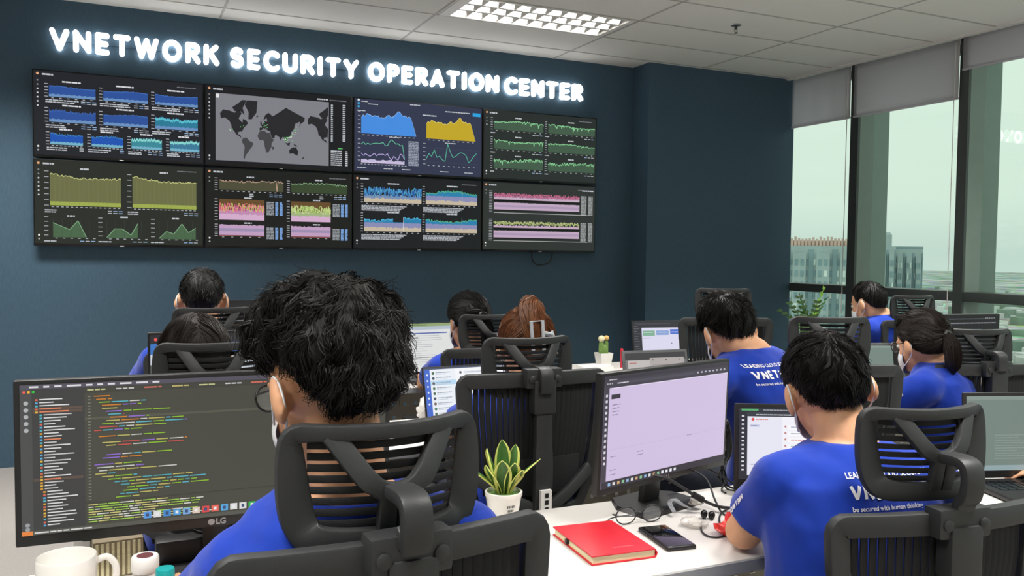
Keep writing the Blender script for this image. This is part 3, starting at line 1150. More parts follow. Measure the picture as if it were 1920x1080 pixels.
def chair_parts(t, lift, raise_, sticker=False):
    """High-backed mesh chair. The user faces +y; back of the chair is at -y. lift moves seat, back and headrest."""
    # headrest, modelled about its own centre
    hr = MB()
    top, bot = 0.070, -0.078

    def P(x, z, dy=0.0):
        return (x, bowy(x) + dy + 0.25 * z * z, z)
    ring = []
    wid = []
    out = [(-0.0893, top), (0.0000, top), (0.0893, top), (0.1292, top - 0.001), (0.1297, top - 0.035), (0.1260, -0.02), (0.1187, bot + 0.022), (0.1029, bot), (0.0525, bot), (-0.0525, bot), (-0.1029, bot), (-0.1187, bot + 0.022), (-0.1260, -0.02), (-0.1297, top - 0.035), (-0.1292, top - 0.001)]
    ww = [0.021, 0.020, 0.021, 0.026, 0.038, 0.046, 0.046, 0.042, 0.034, 0.034, 0.042, 0.046, 0.046, 0.038, 0.026]
    out, wid = chaikin(out, ww)
    ring = [P(q[0], q[1]) for q in out]
    hr.sweep(ring, wid, 0.019, (0, -1, 0), closed=True, ch=0.17)
    for s_ in (-1, 1):
        pth = bez([P(s_ * 0.080, top - 0.004, 0.0015), P(s_ * 0.060, 0.036, -0.007), P(s_ * 0.040, 0.008, -0.014), P(s_ * 0.016, -0.012, -0.014), P(s_ * 0.013, -0.045, -0.010), P(s_ * 0.013, bot + 0.005, -0.004)], 5)
        hr.sweep(pth, [0.029] * 12 + [0.025] * (len(pth) - 12), 0.017, (0, -1, 0), ch=0.17)
    hr.sweep(bez([P(-0.044, 0.014, -0.0125), P(-0.026, -0.004, -0.0135), P(0, -0.011, -0.0135), P(0.026, -0.004, -0.0135), P(0.044, 0.014, -0.0125)], 5), 0.026, 0.0165, (0, -1, 0), ch=0.17)
    zc = 1.006 + lift + raise_ - 0.068
    o = hr.build('headrest', M_chair, t, (0, -0.238, zc))
    sl = MB()
    for k in range(8):
        z = -0.055 + k * 0.0152
        sl.sweep([P(x, z, 0.007) for x in (-0.108, -0.09, -0.06, -0.03, 0, 0.03, 0.06, 0.09, 0.108)], 0.0102, 0.003, (0, -1, 0), ch=0.1)
    sl.build('headrest_mesh', M_mesh, o)
    # post with a forward crank
    b = MB()
    zb = 1.005 + lift
    zt = zc - 0.012
    b.sweep(bez([(0, -0.300, zb - 0.075), (0, -0.302, zb + 0.01), (0, -0.318, zt - 0.055), (0, -0.322, zt - 0.018), (0, -0.308, zt + 0.004), (0, -0.25, zt + 0.004)], 6), 0.042, 0.020, lambda i: (0, -1, 0.35), ch=0.25)
    b.build('headrest_post', M_chair, t)
    # bracket at the top of the back
    b = MB()
    b.box(-0.058, -0.312, zb - 0.045, 0.058, -0.268, zb + 0.012, bev=0.008)
    b.box(-0.036, -0.318, zb - 0.12, 0.036, -0.275, zb - 0.02, bev=0.008)
    for s_ in (-1, 1):
        b.lathe([(0.011, 0), (0.011, 0.004), (0.008, 0.006)], 14, T(s_ * 0.04, -0.311, zb - 0.018) @ rx(90))
    b.build('bracket', M_chair, t)
    # back frame
    def Q(x, z, dy=0.0):
        zz = z - 0.80
        return (x, -0.272 + 0.75 * x * x + 0.10 * (zz - 0.05) ** 2 * 4 + dy - 0.06 * zz, z + lift)
    out = [(-0.19, 1.004), (-0.08, 1.006), (0.08, 1.006), (0.19, 1.004), (0.224, 1.002), (0.222, 0.955), (0.216, 0.85), (0.200, 0.70), (0.180, 0.61), (0.160, 0.572), (0.06, 0.565), (-0.06, 0.565), (-0.160, 0.572), (-0.180, 0.61), (-0.200, 0.70), (-0.216, 0.85), (-0.222, 0.955), (-0.224, 1.002)]
    ww = [0.042, 0.043, 0.043, 0.042, 0.044, 0.044, 0.040, 0.036, 0.034, 0.034, 0.036, 0.036, 0.034, 0.034, 0.036, 0.040, 0.044, 0.044]
    fr = MB()
    out, wid = chaikin(out, ww)
    pts = [Q(q[0], q[1] - 0.024 if q[1] > 0.9 else q[1]) for q in out]
    fr.sweep(pts, wid, 0.024, (0, -1, 0), closed=True, ch=0.18)
    fr.build('back_frame', M_chair, t)
    ms = MB()
    for k in range(23):
        x = -0.187 + k * 0.017
        lim = 0.60 if abs(x) < 0.15 else 0.60 + (abs(x) - 0.15) * 3
        ms.sweep([Q(x * (0.80 + 0.2 * min(1, (z - 0.55) / 0.35)), z, 0.008) for z in (lim - 0.02, 0.70, 0.8, 0.9, 0.965)], 0.0152, 0.003, (0, -1, 0), ch=0.1)
    ms.build('back_mesh', M_mesh, t)
    # spine and lumbar pad
    b = MB()
    b.sweep(bez([(0, -0.300, 0.93 + lift), (0, -0.302, 0.80 + lift), (0, -0.305, 0.68 + lift), (0, -0.285, 0.56 + lift), (0, -0.20, 0.47 + lift), (0, -0.06, 0.415 + lift)], 5), [0.052] * 6 + [0.058] * 20, 0.024, lambda i: (0, -1, 0.2), ch=0.25)
    for s_ in (-1, 1):
        b.sweep(bez([(s_ * 0.01, -0.298, 0.60 + lift), (s_ * 0.09, -0.285, 0.64 + lift), (s_ * 0.185, -0.25, 0.70 + lift)], 5), 0.035, 0.018, (0, -1, 0), ch=0.25)
    b.build('spine', M_chair, t)
    b = MB()
    b.sweep([(x, -0.255 + 0.75 * x * x, 0.69 + lift) for x in (-0.15, -0.09, -0.03, 0.03, 0.09, 0.15)], 0.11, 0.014, (0, -1, 0), ch=0.25)
    b.build('lumbar_pad', M_fabric, t)
    # seat
    b = MB()
    b.box(-0.235, -0.20, 0.425 + lift, 0.235, 0.255, 0.475 + lift, bev=0.022, seg=3)
    b.build('seat', M_fabric, t)
    b = MB()
    b.box(-0.205, -0.18, 0.405 + lift, 0.205, 0.21, 0.427 + lift, bev=0.008)
    b.box(-0.09, -0.13, 0.355 + lift, 0.09, 0.09, 0.41 + lift, bev=0.012)
    b.tube([(0.08, 0.02, 0.375 + lift), (0.22, 0.03, 0.37 + lift)], 0.007, 8)
    b.build('seat_mechanism', M_black, t)
    if sticker:
        b = MB()
        b.box(-0.017, -0.331, 0.60 + lift, 0.017, -0.318, 0.668 + lift)
        b.mi = 1
        for k in range(3):
            b.box(-0.005, -0.333, 0.608 + k * 0.020 + lift, 0.006, -0.3305, 0.620 + k * 0.020 + lift)
        b.build('label_tag', [M_white, M_black], t, smooth=False, label='white label on the chair spine')
    seat_lift, lift = lift, min(lift, 0.03)
    for s_ in (-1, 1):
        b = MB()
        b.sweep(bez([(s_ * 0.15, 0.0, 0.405 + lift), (s_ * 0.265, 0.0, 0.42 + lift), (s_ * 0.275, -0.01, 0.50 + lift), (s_ * 0.275, -0.03, 0.64 + lift)], 5), 0.05, 0.022, lambda i, s_=s_: (s_, 0, 0.3), ch=0.25)
        a_ = b.build('armrest', M_black, t)
        b = MB()
        b.box(s_ * 0.275 - 0.04, -0.17, 0.635 + lift, s_ * 0.275 + 0.04, 0.09, 0.662 + lift, bev=0.011)
        b.build('arm_pad', M_black, a_)
    lift = seat_lift
    b = MB()
    b.lathe([(0.036, 0.10), (0.034, 0.26), (0.024, 0.262), (0.023, 0.37 + lift)], 18, T(0, -0.02, 0))
    b.build('gas_lift', M_black, t)
    b = MB()
    b.lathe([(0.045, 0.07), (0.05, 0.085), (0.045, 0.125), (0.036, 0.13)], 18, T(0, -0.02, 0))
    for k in range(5):
        a = 2 * PI * k / 5 + 0.3
        e_ = Vector((math.sin(a), math.cos(a), 0))
        b.sweep([Vector((0, -0.02, 0.105)) + e_ * 0.03, Vector((0, -0.02, 0.10)) + e_ * 0.16, Vector((0, -0.02, 0.075)) + e_ * 0.30], [0.05, 0.045, 0.034], [0.035, 0.03, 0.022], (0, 0, 1), ch=0.25)
    base = b.build('star_base', M_black, t)
    for k in range(5):
        a = 2 * PI * k / 5 + 0.3
        b = MB()
        cxx, cyy = math.sin(a) * 0.295, -0.02 + math.cos(a) * 0.295
        for s_ in (-1, 1):
            b.lathe([(0.0, -0.009), (0.026, -0.009), (0.028, -0.004), (0.028, 0.004), (0.026, 0.009), (0.0, 0.009)], 16, T(cxx, cyy, 0.028) @ rz(-R(0) + 57 * k) @ T(s_ * 0.014, 0, 0) @ ry(90))
        b.tube([(cxx, cyy, 0.028), (cxx, cyy, 0.07)], 0.009, 8)
        b.build('caster', M_black, base)


def chair(hx, hy, psi, lift, raise_, label, sticker=False):
    """placed by the headrest centre (hx, hy); psi turns the chair anticlockwise from facing the screen wall."""
    a = R(psi)
    ox = hx - math.sin(a) * 0.27
    oy = hy + math.cos(a) * 0.27
    t = thing('office_chair', label, 'chair', (ox, oy, 0), a, 'black mesh office chairs')
    chair_parts(t, lift, raise_, sticker)
    return t


CH = [
    (0.338, 1.080, 4, 0.018, 0.130, 'black mesh chair of the curly haired man, nearest to the camera'),
    (1.418, 1.100, -9, -0.078, 0.170, 'black mesh chair of the man at the small laptop, front right'),
    (1.105, 2.215, 0, 0.05, 0.080, 'black mesh chair behind the woman with the silver hair clip'),
    (0.218, 2.27, 0, 0.02, 0.118, 'black headrest chair directly behind the wide code monitor'),
    (0.315, 3.30, 0, 0.025, 0.135, 'black headrest chair of the man with very short hair, far left'),
    (1.48, 3.38, 0, -0.018, 0.125, 'black headrest chair of the woman with the dark ponytail facing the far laptop'),
    (2.225, 2.17, -20, 0.025, 0.145, 'black chair directly behind the dark haired man, its headrest above his crown'),
    (3.03, 2.19, -14, -0.01, 0.115, 'black chair of the woman with glasses and ponytail, at the right'),
    (2.78, 3.448, -20, 0.080, 0.130, 'empty black mesh chair in front of the dark blue pillar'),
    (4.14, 3.43, -10, 0.04, 0.12, 'black chair of the man sitting at the windows'),
    (2.92, 0.88, 8, 0.0, 0.13, 'black chair beyond the right edge, under the person reaching for the mouse'),
]
for k, c_ in enumerate(CH):
    chair(*c_, sticker=(k == 2))
# ------------------------------------------------------------------ people
M_skin = mat('skin', '#d6a27e', 0.5, var=0.06, scale=25, bump=0.05, bscale=400, spec=0.35, sss=0.08)
M_lip = mat('lips', '#a86858', 0.5)
M_shirt = mat('royal_blue_cotton', '#10359f', 0.85, var=0.08, scale=18, bump=0.25, bscale=40, sheen=0.2, spec=0.2)
M_print = mat('white_print', '#e6e8ee', 0.7, var=0.02)
M_trouser = mat('dark_denim', '#1c2230', 0.9, var=0.15, scale=200, bump=0.3)
M_shoe = mat('dark_shoe', '#191817', 0.5)
M_hair = mat('black_hair', '#100e0c', 0.55, var=0.35, scale=60, spec=0.35)
M_hair2 = mat('dark_brown_hair', '#1d1510', 0.5, var=0.35, scale=60, spec=0.4)
M_hair3 = mat('chestnut_hair', '#77492a', 0.5, var=0.40, scale=70, spec=0.4)
M_mask = mat('mask_cloth', '#dfe3e6', 0.85, var=0.02, scale=80, bump=0.15)
M_eye = mat('eye_white', '#e8e4de', 0.2)
M_iris = mat('dark_iris', '#20130c', 0.15)
M_lens = mat('spectacle_lens', '#cfd6d8', 0.05, alpha=0.18)


def blob(name, prims, voxel, iters=6):
    """fuse overlapping closed shapes into one continuous smooth surface"""
    b = MB()
    for p in prims:
        if p[0] == 'cap':
            _, p0, p1, r0, r1 = p[:5]
            flat = len(p) > 5
            p0, p1 = Vector(p0), Vector(p1)
            d = (p1 - p0).normalized()
            path, rr = [], []
            if flat != 1 or True:
                for k in range(5):
                    a = PI / 2 * (1 - k / 4)
                    path.append(p0 - d * r0 * math.sin(a))
                    rr.append(max(0.0008, r0 * math.cos(a)))
            path.append(p1)
            rr.append(r1)
            if not flat:
                for k in range(1, 5):
                    a = PI / 2 * k / 4
                    path.append(p1 + d * r1 * math.sin(a))
                    rr.append(max(0.0008, r1 * math.cos(a)))
            b.tube(path, rr, 18)
        elif p[0] == 'ell':
            _, c, r, M = p
            b.ell((0, 0, 0), r, 20, 14, T(*c) @ M)
        elif p[0] == 'loft':
            rings = p[1]
            n = 28
            vs, fs = [], []
            for (c, X, Y) in rings:
                for k in range(n):
                    a = 2 * PI * k / n
                    ca, sa = math.cos(a), math.sin(a)
                    e_ = 0.80
                    vs.append(c + X * math.copysign(abs(ca) ** e_, ca) + Y * math.copysign(abs(sa) ** e_, sa))
            m = len(rings)
            for i in range(m - 1):
                for k in range(n):
                    k2 = (k + 1) % n
                    fs.append((i * n + k, i * n + k2, (i + 1) * n + k2, (i + 1) * n + k))
            fs.append(tuple(range(n - 1, -1, -1)))
            fs.append(tuple((m - 1) * n + k for k in range(n)))
            b.add(vs, fs)
    me = b.mesh(name + '_src', False)
    o = bpy.data.objects.new('tmp', me)
    COL.objects.link(o)
    md = o.modifiers.new('r', 'REMESH')
    md.mode = 'VOXEL'
    md.voxel_size = voxel
    md = o.modifiers.new('s', 'SMOOTH')
    md.factor = 0.5
    md.iterations = iters
    dg = bpy.context.evaluated_depsgraph_get()
    res = bpy.data.meshes.new_from_object(o.evaluated_get(dg))
    res.name = name
    bpy.data.objects.remove(o)
    bpy.data.meshes.remove(me)
    res.polygons.foreach_set('use_smooth', [True] * len(res.polygons))
    return res


def head_matrix(c, yaw, pitch, roll):
    """local x = person's right, y = forward, z = up; yaw anticlockwise from +y, pitch up positive, roll towards the left shoulder"""
    return T(*c) @ rz(yaw) @ rx(pitch) @ ry(-roll)


def interp(x, tab):
    if x <= tab[0][0]:
        return tab[0][1]
    for (a, va), (b, vb) in zip(tab[:-1], tab[1:]):
        if x <= b:
            return va + (vb - va) * (x - a) / (b - a)
    return tab[-1][1]


# hairline: lowest elevation (deg) of the hair against azimuth from the back of the head
LINE_SHORT = [(0, -43), (35, -42), (55, -33), (72, -14), (84, 4), (98, 6), (106, -14), (116, -6), (128, 26), (150, 38), (180, 42)]
LINE_CURLY = [(0, -47), (35, -44), (52, -26), (66, -2), (80, 14), (98, 16), (108, 6), (118, 6), (130, 28), (150, 38), (180, 42)]
LINE_WOMAN = [(0, -58), (45, -56), (62, -50), (80, -34), (98, -22), (110, -14), (118, 2), (132, 30), (180, 42)]
LINE_LONG = [(0, -48), (45, -46), (60, -36), (76, -18), (90, -6), (104, -2), (114, 4), (130, 30), (180, 42)]
HC = Vector((0, -0.006, 0.030))
HR = Vector((0.076, 0.096, 0.090))


def hdir(az, el):
    """az from the back of the head, positive to the person's right"""
    return Vector((math.sin(az) * math.cos(el), -math.cos(az) * math.cos(el), math.sin(el)))


def skull(d):
    return 1.0 / math.sqrt((d.x / HR.x) ** 2 + (d.y / HR.y) ** 2 + (d.z / HR.z) ** 2)


def make_hair(parent, HM, material, thick, line, n, length, curl=0.0, clump=9.0, sr=0.0009, seed=1, flow='down', tie=None, lift=0.3, messy=0.004, asym=None):
    rnd = random.Random(seed)
    off = Vector((seed * 3.1, seed * 1.7, 0))

    def th(d, el, az):
        t = thick(d) if callable(thick) else thick
        lo = R(interp(abs(math.degrees(az)), line))
        edge = max(0.0, min(1.0, (el - lo) / R(26)))
        return 0.003 + (t - 0.003) * (edge ** 0.6)

    def surf(az, el, extra=0.0):
        d = hdir(az, el)
        t = th(d, el, az)
        bmp = 0.0
        if curl:
            bmp = curl * noise.noise(d * clump + off) * min(1, t / 0.02)
        return HC + d * (skull(d) + t + bmp + extra)
    # cap
    b = MB()
    NA, NE = 64, 24
    vs, fs = [], []
    for i in range(NA):
        az = -PI + 2 * PI * i / NA
        lo = R(interp(abs(math.degrees(az)), line))
        for j in range(NE + 1):
            el = lo + (PI / 2 - lo) * j / NE
            vs.append(HM @ surf(az, el, -0.002))
        d = hdir(az, lo - 0.02)
        vs.append(HM @ (HC + d * (skull(d) - 0.012)))
    st = NE + 2
    for i in range(NA):
        i2 = (i + 1) % NA
        for j in range(NE):
            fs.append((i * st + j, i2 * st + j, i2 * st + j + 1, i * st + j + 1))
        fs.append((i * st + NE + 1, i2 * st + NE + 1, i2 * st, i * st))
    b.add(vs, fs)
    # strands
    for _ in range(n):
        z = rnd.uniform(-0.75, 1.0)
        el0 = math.asin(z)
        az0 = rnd.uniform(-PI, PI)
        lo = R(interp(abs(math.degrees(az0)), line))
        if el0 < lo + 0.02:
            continue
        L_ = length * rnd.uniform(0.6, 1.15)
        m = 6
        pts = []
        az, el = az0, el0
        jit = Vector((rnd.gauss(0, 1), rnd.gauss(0, 1), rnd.gauss(0, 1))) * messy
        base_ex = rnd.uniform(-0.002, 0.002)
        for k in range(m + 1):
            t = k / m
            d = hdir(az, el)
            ex = base_ex + lift * 0.01 * t * t
            p = HC + d * (skull(d) + th(d, el, az) + ex)
            if curl:
                p += d * (curl * noise.noise(d * clump + off) * min(1, th(d, el, az) / 0.02))
                p += Vector((noise.noise(p * 55 + off), noise.noise(p * 55 + off + Vector((9, 0, 0))), noise.noise(p * 55 + off + Vector((0, 9, 0))))) * curl * 0.9 * t
            p += jit * t
            pts.append(HM @ p)
            step = L_ / m / 0.11
            if flow == 'down':
                # away from the crown whorl
                whorl = hdir(0.25, R(62))
                g = d - whorl
                g = g - d * g.dot(d)
            elif flow == 'front':
                whorl = hdir(0.4, R(38))
                g = d - whorl
                g = g - d * g.dot(d)
            elif flow == 'part':
                g = Vector((math.copysign(1.0, d.x) * 0.8, -0.25, -1.0)) if d.z > 0.3 else Vector((0, -0.1, -1.0))
                g = g - d * g.dot(d)
            else:
                g = tie - d
                g = g - d * g.dot(d)
                if g.length < 0.12:
                    step = 0
            if curl:
                g = g.normalized() + Vector((noise.noise(d * clump * 0.7 + off), noise.noise(d * clump * 0.7 + off + Vector((5, 5, 5))), noise.noise(d * clump * 0.7 - off))) * 1.3
                g = g - d * g.dot(d)
            if g.length > 1e-4:
                d2 = (d + g.normalized() * step).normalized()
            else:
                d2 = d
            el = math.asin(max(-1, min(1, d2.z)))
            az = math.atan2(d2.x, -d2.y)
            lo2 = R(interp(abs(math.degrees(az)), line))
            if el < lo2 - 0.06:
                el = lo2 - 0.06
                if flow != 'tie' and k > 1:
                    break
        if len(pts) > 2:
            q = len(pts)
            b.tube(pts, [sr * (1.0 - 0.65 * k / (q - 1)) for k in range(q)], 3, cap=False)
    me = b.mesh('hair', True, 70)
    return link('hair', me, material, parent)


def ponytail(b, pts, r, n, seed, sr=0.0011, M=None):
    """bundle of strands along a path"""
    rnd = random.Random(seed)
    P_ = bez(pts, 5)
    N = len(P_)
    core = [(r[0] + (r[1] - r[0]) * math.sin(PI * min(1, i / (N - 1) * 0.9 + 0.1)) if len(r) == 2 else r[0]) * (1 if i < N * 0.75 else max(0.15, 1 - (i - N * 0.75) / (N * 0.3))) for i in range(N)]
    b.tube(P_, [c * 0.85 for c in core], 10, M)
    for _ in range(n):
        a = rnd.uniform(0, 2 * PI)
        q = []
        for i in range(0, N, 2):
            t = (P_[min(i + 1, N - 1)] - P_[max(i - 1, 0)]).normalized()
            u = t.cross(Vector((0.3, 0.9, 0.2))).normalized()
            v = t.cross(u)
            rr = core[i] * rnd.uniform(0.85, 1.08)
            q.append(P_[i] + (u * math.cos(a) + v * math.sin(a)) * rr)
            a += rnd.uniform(-0.15, 0.15)
        b.tube(q, sr, 3, M, cap=False)


def glyph_text(word, width, height, sw):
    """flat bold strokes, anchored bottom left"""
    gap = 0.26 + sw / height
    tot = sum(GLYPH[c_][0] for c_ in word) + gap * (len(word) - 1)
    sx = (width - sw) / tot
    xx = sw / 2
    b = MB()
    for ch in word:
        for st in GLYPH[ch][1]:
            P_ = [Vector((xx + u * sx, sw / 2 + v * (height - sw), 0)) for u, v in st]
            for p0, p1 in zip(P_[:-1], P_[1:]):
                d_ = (p1 - p0).normalized()
                n_ = Vector((-d_.y, d_.x, 0)) * sw / 2
                p0, p1 = p0 - d_ * sw * 0.12, p1 + d_ * sw * 0.12
                m_ = max(1, int((p1 - p0).length / 0.008))
                for q in range(m_):
                    a_, c_ = p0.lerp(p1, q / m_), p0.lerp(p1, (q + 1) / m_)
                    b.add([a_ + n_, a_ - n_, c_ - n_, c_ + n_], [(0, 1, 2, 3)])
        xx += (GLYPH[ch][0] + gap) * sx
    return b.mesh('printed_text', False)


def project_text(me, O, ex, ez, n, bvh, name, parent, material, off=0.0018):
    for v in me.vertices:
        p = O + ex * v.co.x + ez * v.co.y - n * 0.4
        hit = bvh.ray_cast(p, n)
        if hit[0] is not None:
            v.co = hit[0] - n * off
        else:
            v.co = O
    me.update()
    return link(name, me, material, parent)


def finger_prims(W, d, palm_n, side, r):
    """palm, four fingers and a thumb: W wrist, d forward, palm_n palm normal (down), side towards the thumb"""
    out = []
    k = W + d * 0.095
    out.append(('loft', [(W + d * 0.0, side * 0.024, palm_n * 0.017), (W + d * 0.03, side * 0.033, palm_n * 0.016), (W + d * 0.07, side * 0.041, palm_n * 0.014), (W + d * 0.097, side * 0.040, palm_n * 0.011)]))
    for i, L_ in enumerate((0.068, 0.078, 0.072, 0.055)):
        s0 = side * (0.030 - i * 0.0205)
        a = k + s0
        dd = (d + side * (0.12 - i * 0.10)).normalized()
        p1 = a + dd * L_ * 0.45 + palm_n * 0.004
        p2 = p1 + (dd + palm_n * 0.55).normalized() * L_ * 0.33
        p3 = p2 + (dd + palm_n * 1.1).normalized() * L_ * 0.26
        rr = 0.0085 if i < 3 else 0.0075
        out += [('cap', a, p1, rr, rr * 0.95), ('cap', p1, p2, rr * 0.95, rr * 0.88), ('cap', p2, p3, rr * 0.88, rr * 0.75)]
    a = W + d * 0.03 + side * 0.028
    p1 = a + (d * 0.6 + side * 0.8 + palm_n * 0.3).normalized() * 0.036
    p2 = p1 + (d + side * 0.35 + palm_n * 0.3).normalized() * 0.032
    p3 = p2 + (d + side * 0.05 + palm_n * 0.3).normalized() * 0.024
    out += [('cap', a, p1, 0.013, 0.0105), ('cap', p1, p2, 0.0105, 0.009), ('cap', p2, p3, 0.009, 0.0075)]
    return out


def person(label, c, yaw, pitch, roll, N, P, tyaw, SL, EL, WL, SR, ER, WR, hairf, vox=0.008, text=True, sleeve_text=False, mask=True, glasses=False, neck_r=0.055, female=False, knee=0.40, tlean=0.0, text_z=-0.10, text_x=0.0, text_w=0.215, sc=1.0):
    """joints in world metres: c head centre (between the ears), N neck base, P pelvis, S/E/W shoulder, elbow, wrist"""
    V = Vector
    c, N, P, SL, EL, WL, SR, ER, WR = [V(q) for q in (c, N, P, SL, EL, WL, SR, ER, WR)]
    root = thing('person', label, 'person', (P.x, P.y, 0.0))
    root_inv = T(-P.x, -P.y, 0)
    HM = head_matrix(c, yaw, pitch, roll)
    H3 = HM.to_3x3().to_4x4()
    ty = R(tyaw)
    f = V((-math.sin(ty), math.cos(ty), 0))
    r_ = V((math.cos(ty), math.sin(ty), 0))
    sp = N - P
    bdir = (f - sp * (f.dot(sp) / sp.length_squared)).normalized()

    if female:
        neck_r = 0.046

    def hd(x, y, z):
        return HM @ V((x, y, z))
    w_ = 0.93 if female else 1.0

    def torso(inf):
        rows = [(-0.06, .165, .12), (0.10, .168, .122), (0.28, .152, .108), (0.50, .160, .108), (0.70, .178, .113), (0.84, .175, .104), (0.93, .128, .082), (1.0, .070, .060)]
        out = []
        for t, a, d_ in rows:
            bow = -0.03 * math.sin(PI * max(0, min(1, t)))
            out.append((P + sp * t + bdir * (bow + 0.01), r_ * (a * w_ + inf), bdir * (d_ * (0.95 if female else 1) + inf)))
        return ('loft', out)
    mid = N - sp.normalized() * 0.055
    body = [torso(0.0)]
    body += [('cap', hd(0, -0.020, -0.045), N - sp.normalized() * 0.03, neck_r, neck_r + 0.006)]
    body += [('ell', hd(0, -0.006, 0.030), (HR.x, HR.y, HR.z), H3), ('ell', hd(0, 0.035, -0.030), (0.062, 0.060, 0.075), H3), ('ell', hd(0, 0.043, -0.075), (0.044, 0.044, 0.034), H3),
             ('ell', hd(0, 0.02, -0.055), (0.056, 0.05, 0.045), H3), ('cap', hd(0, 0.090, 0.008), hd(0, 0.106, -0.026), 0.008, 0.013), ('ell', hd(0, 0.080, 0.022), (0.05, 0.014, 0.010), H3),
             ('ell', hd(0, 0.086, -0.088), (0.018, 0.012, 0.013), H3)]
    for s_ in (-1, 1):
        eM = H3 @ rz(s_ * 30) @ rx(-14)
        body += [('ell', hd(s_ * 0.087, -0.006, -0.003), (0.0115, 0.024, 0.036), eM), ('ell', hd(s_ * 0.079, 0.004, -0.008), (0.013, 0.016, 0.024), eM)]
    for Sx, Ex, Wx, sgn in ((SL, EL, WL, -1), (SR, ER, WR, 1)):
        body += [('cap', mid, Sx, 0.055, 0.050), ('cap', Sx, Ex, 0.050, 0.040), ('cap', Ex, Wx, 0.041, 0.027)]
        d = (Wx - Ex).normalized()
        dn = V((0, 0, -1))
        dn = (dn - d * dn.dot(d)).normalized()
        side = dn.cross(d) * (-1)
        side = side.normalized() * (1 if (side.dot(r_) * -sgn) > 0 else -1)
        body += finger_prims(Wx, d, dn, side, 0)
    hipz = P.z
    legs = []
    for s_ in (-1, 1):
        hip = P + r_ * (s_ * 0.085) + V((0, 0, -0.005))
        kn = P + r_ * (s_ * 0.10) + f * knee + V((0, 0, -0.01))
        an = kn + f * 0.0 + V((0, 0, 0.10 - kn.z))
        legs.append((hip, kn, an))
        body += [('cap', hip, kn, 0.072, 0.048), ('cap', kn, an, 0.048, 0.034)]
    bm_ = blob('body', body, vox * 0.85, 4)
    bm_.transform(root_inv)
    bo = link('body', bm_, M_skin, root)
    # clothes
    sh = [torso(0.014)]
    for Sx, Ex in ((SL, EL), (SR, ER)):
        cut = Sx + (Ex - Sx) * 0.66
        sh += [('cap', mid, Sx, 0.066, 0.066), ('cap', Sx, cut, 0.066, 0.064, 1)]
    sm = blob('t_shirt', sh, vox, 7)
    bvh = BVHTree.FromPolygons([v.co.copy() for v in sm.vertices], [tuple(p.vertices) for p in sm.polygons])
    # gentle cloth folds
    nrm_ = [v.normal.copy() for v in sm.vertices]
    for v in sm.vertices:
        q = v.co.copy()
        k = noise.noise(V((q.x * 9, q.y * 9, q.z * 4.5)) + V((c.x * 7, 0, 0))) * 0.007 + noise.noise(V((q.x * 22 + q.z * 14, q.y * 22, q.z * 9))) * 0.0035
        v.co = q + nrm_[v.index] * k
    bvh = BVHTree.FromPolygons([v.co.copy() for v in sm.vertices], [tuple(p.vertices) for p in sm.polygons])
    sm.transform(root_inv)
    so = link('t_shirt', sm, M_shirt, root)
    # collar rib
    cb = MB()
    top = N - sp.normalized() * 0.012 + bdir * 0.004
    for dz, rr in ((0.0, 0.0062),):
        cb.tube([root_inv @ (top + r_ * (0.071 * math.cos(2 * PI * k / 28)) + bdir * (0.064 * math.sin(2 * PI * k / 28)) - sp.normalized() * (0.022 * math.sin(2 * PI * k / 28) if math.sin(2 * PI * k / 28) > 0 else 0.0)) for k in range(28)], rr, 6, closed=True)
    cb.build('collar', M_shirt, so)
    if text:
        up_ = sp.normalized()
        for body_t, size, dz, offb in (('LEADING CLOUD SECURITY', 0.90, 0.044, 0.016), ('VNETWORK', 0.98, 0.002, 0.042), ('be secured with human thinking', 0.76, -0.016, 0.014)):
            if body_t == 'VNETWORK':
                me = glyph_text(body_t, text_w * 0.98, 0.029, 0.0064)
                for v in me.vertices:
                    v.co.x -= text_w / 2
                    v.co.y += 0.002
            else:
                me = text_mesh(body_t, 1.0, offb)
                x0 = min(v.co.x for v in me.vertices)
                x1 = max(v.co.x for v in me.vertices)
                k = text_w * size / (x1 - x0)
                for v in me.vertices:
                    v.co.x = (v.co.x - x0) * k - text_w / 2
                    v.co.y *= k
            O = N + up_ * (text_z + dz) + r_ * text_x - bdir * 0.02
            o = project_text(me, O, r_, up_, bdir, bvh, 'printed_text', so, M_print)
            o.data.transform(root_inv)
    if sleeve_text:
        me = glyph_text('VNETWORK', 0.075, 0.012, 0.003)
        ax = (EL - SL).normalized()
        nrm = r_ - ax * r_.dot(ax)
        nrm.normalize()
        ez = nrm.cross(ax)
        if ez.z < 0 and False:
            ez = -ez
        O = SL + (EL - SL) * 0.50
        me2 = me
        for v in me2.vertices:
            cx_, cy_ = v.co.x - 0.0375, v.co.y
            # runs around the sleeve near the hem, read from outside
            p = O - nrm * 0.3 + sleeve_text_axis(ax, nrm, cx_, cy_)
            hit = bvh.ray_cast(p, nrm)
            v.co = (hit[0] - nrm * 0.0018) if hit[0] is not None else O
        me2.update()
        o = link('printed_text', me2, M_print, so)
        o.data.transform(root_inv)
    tr = [('loft', [(P + sp * t, r_ * (a + 0.006), bdir * (d_ + 0.006)) for t, a, d_ in ((-0.10, .165, .125), (0.0, .172, .128), (0.12, .170, .124))])]
    for hip, kn, an in legs:
        tr += [('cap', hip, kn, 0.086, 0.062), ('cap', kn, an, 0.062, 0.052, 1)]
    tm = blob('trousers', tr, max(vox, 0.010), 6)
    tm.transform(root_inv)
    link('trousers', tm, M_trouser, root)
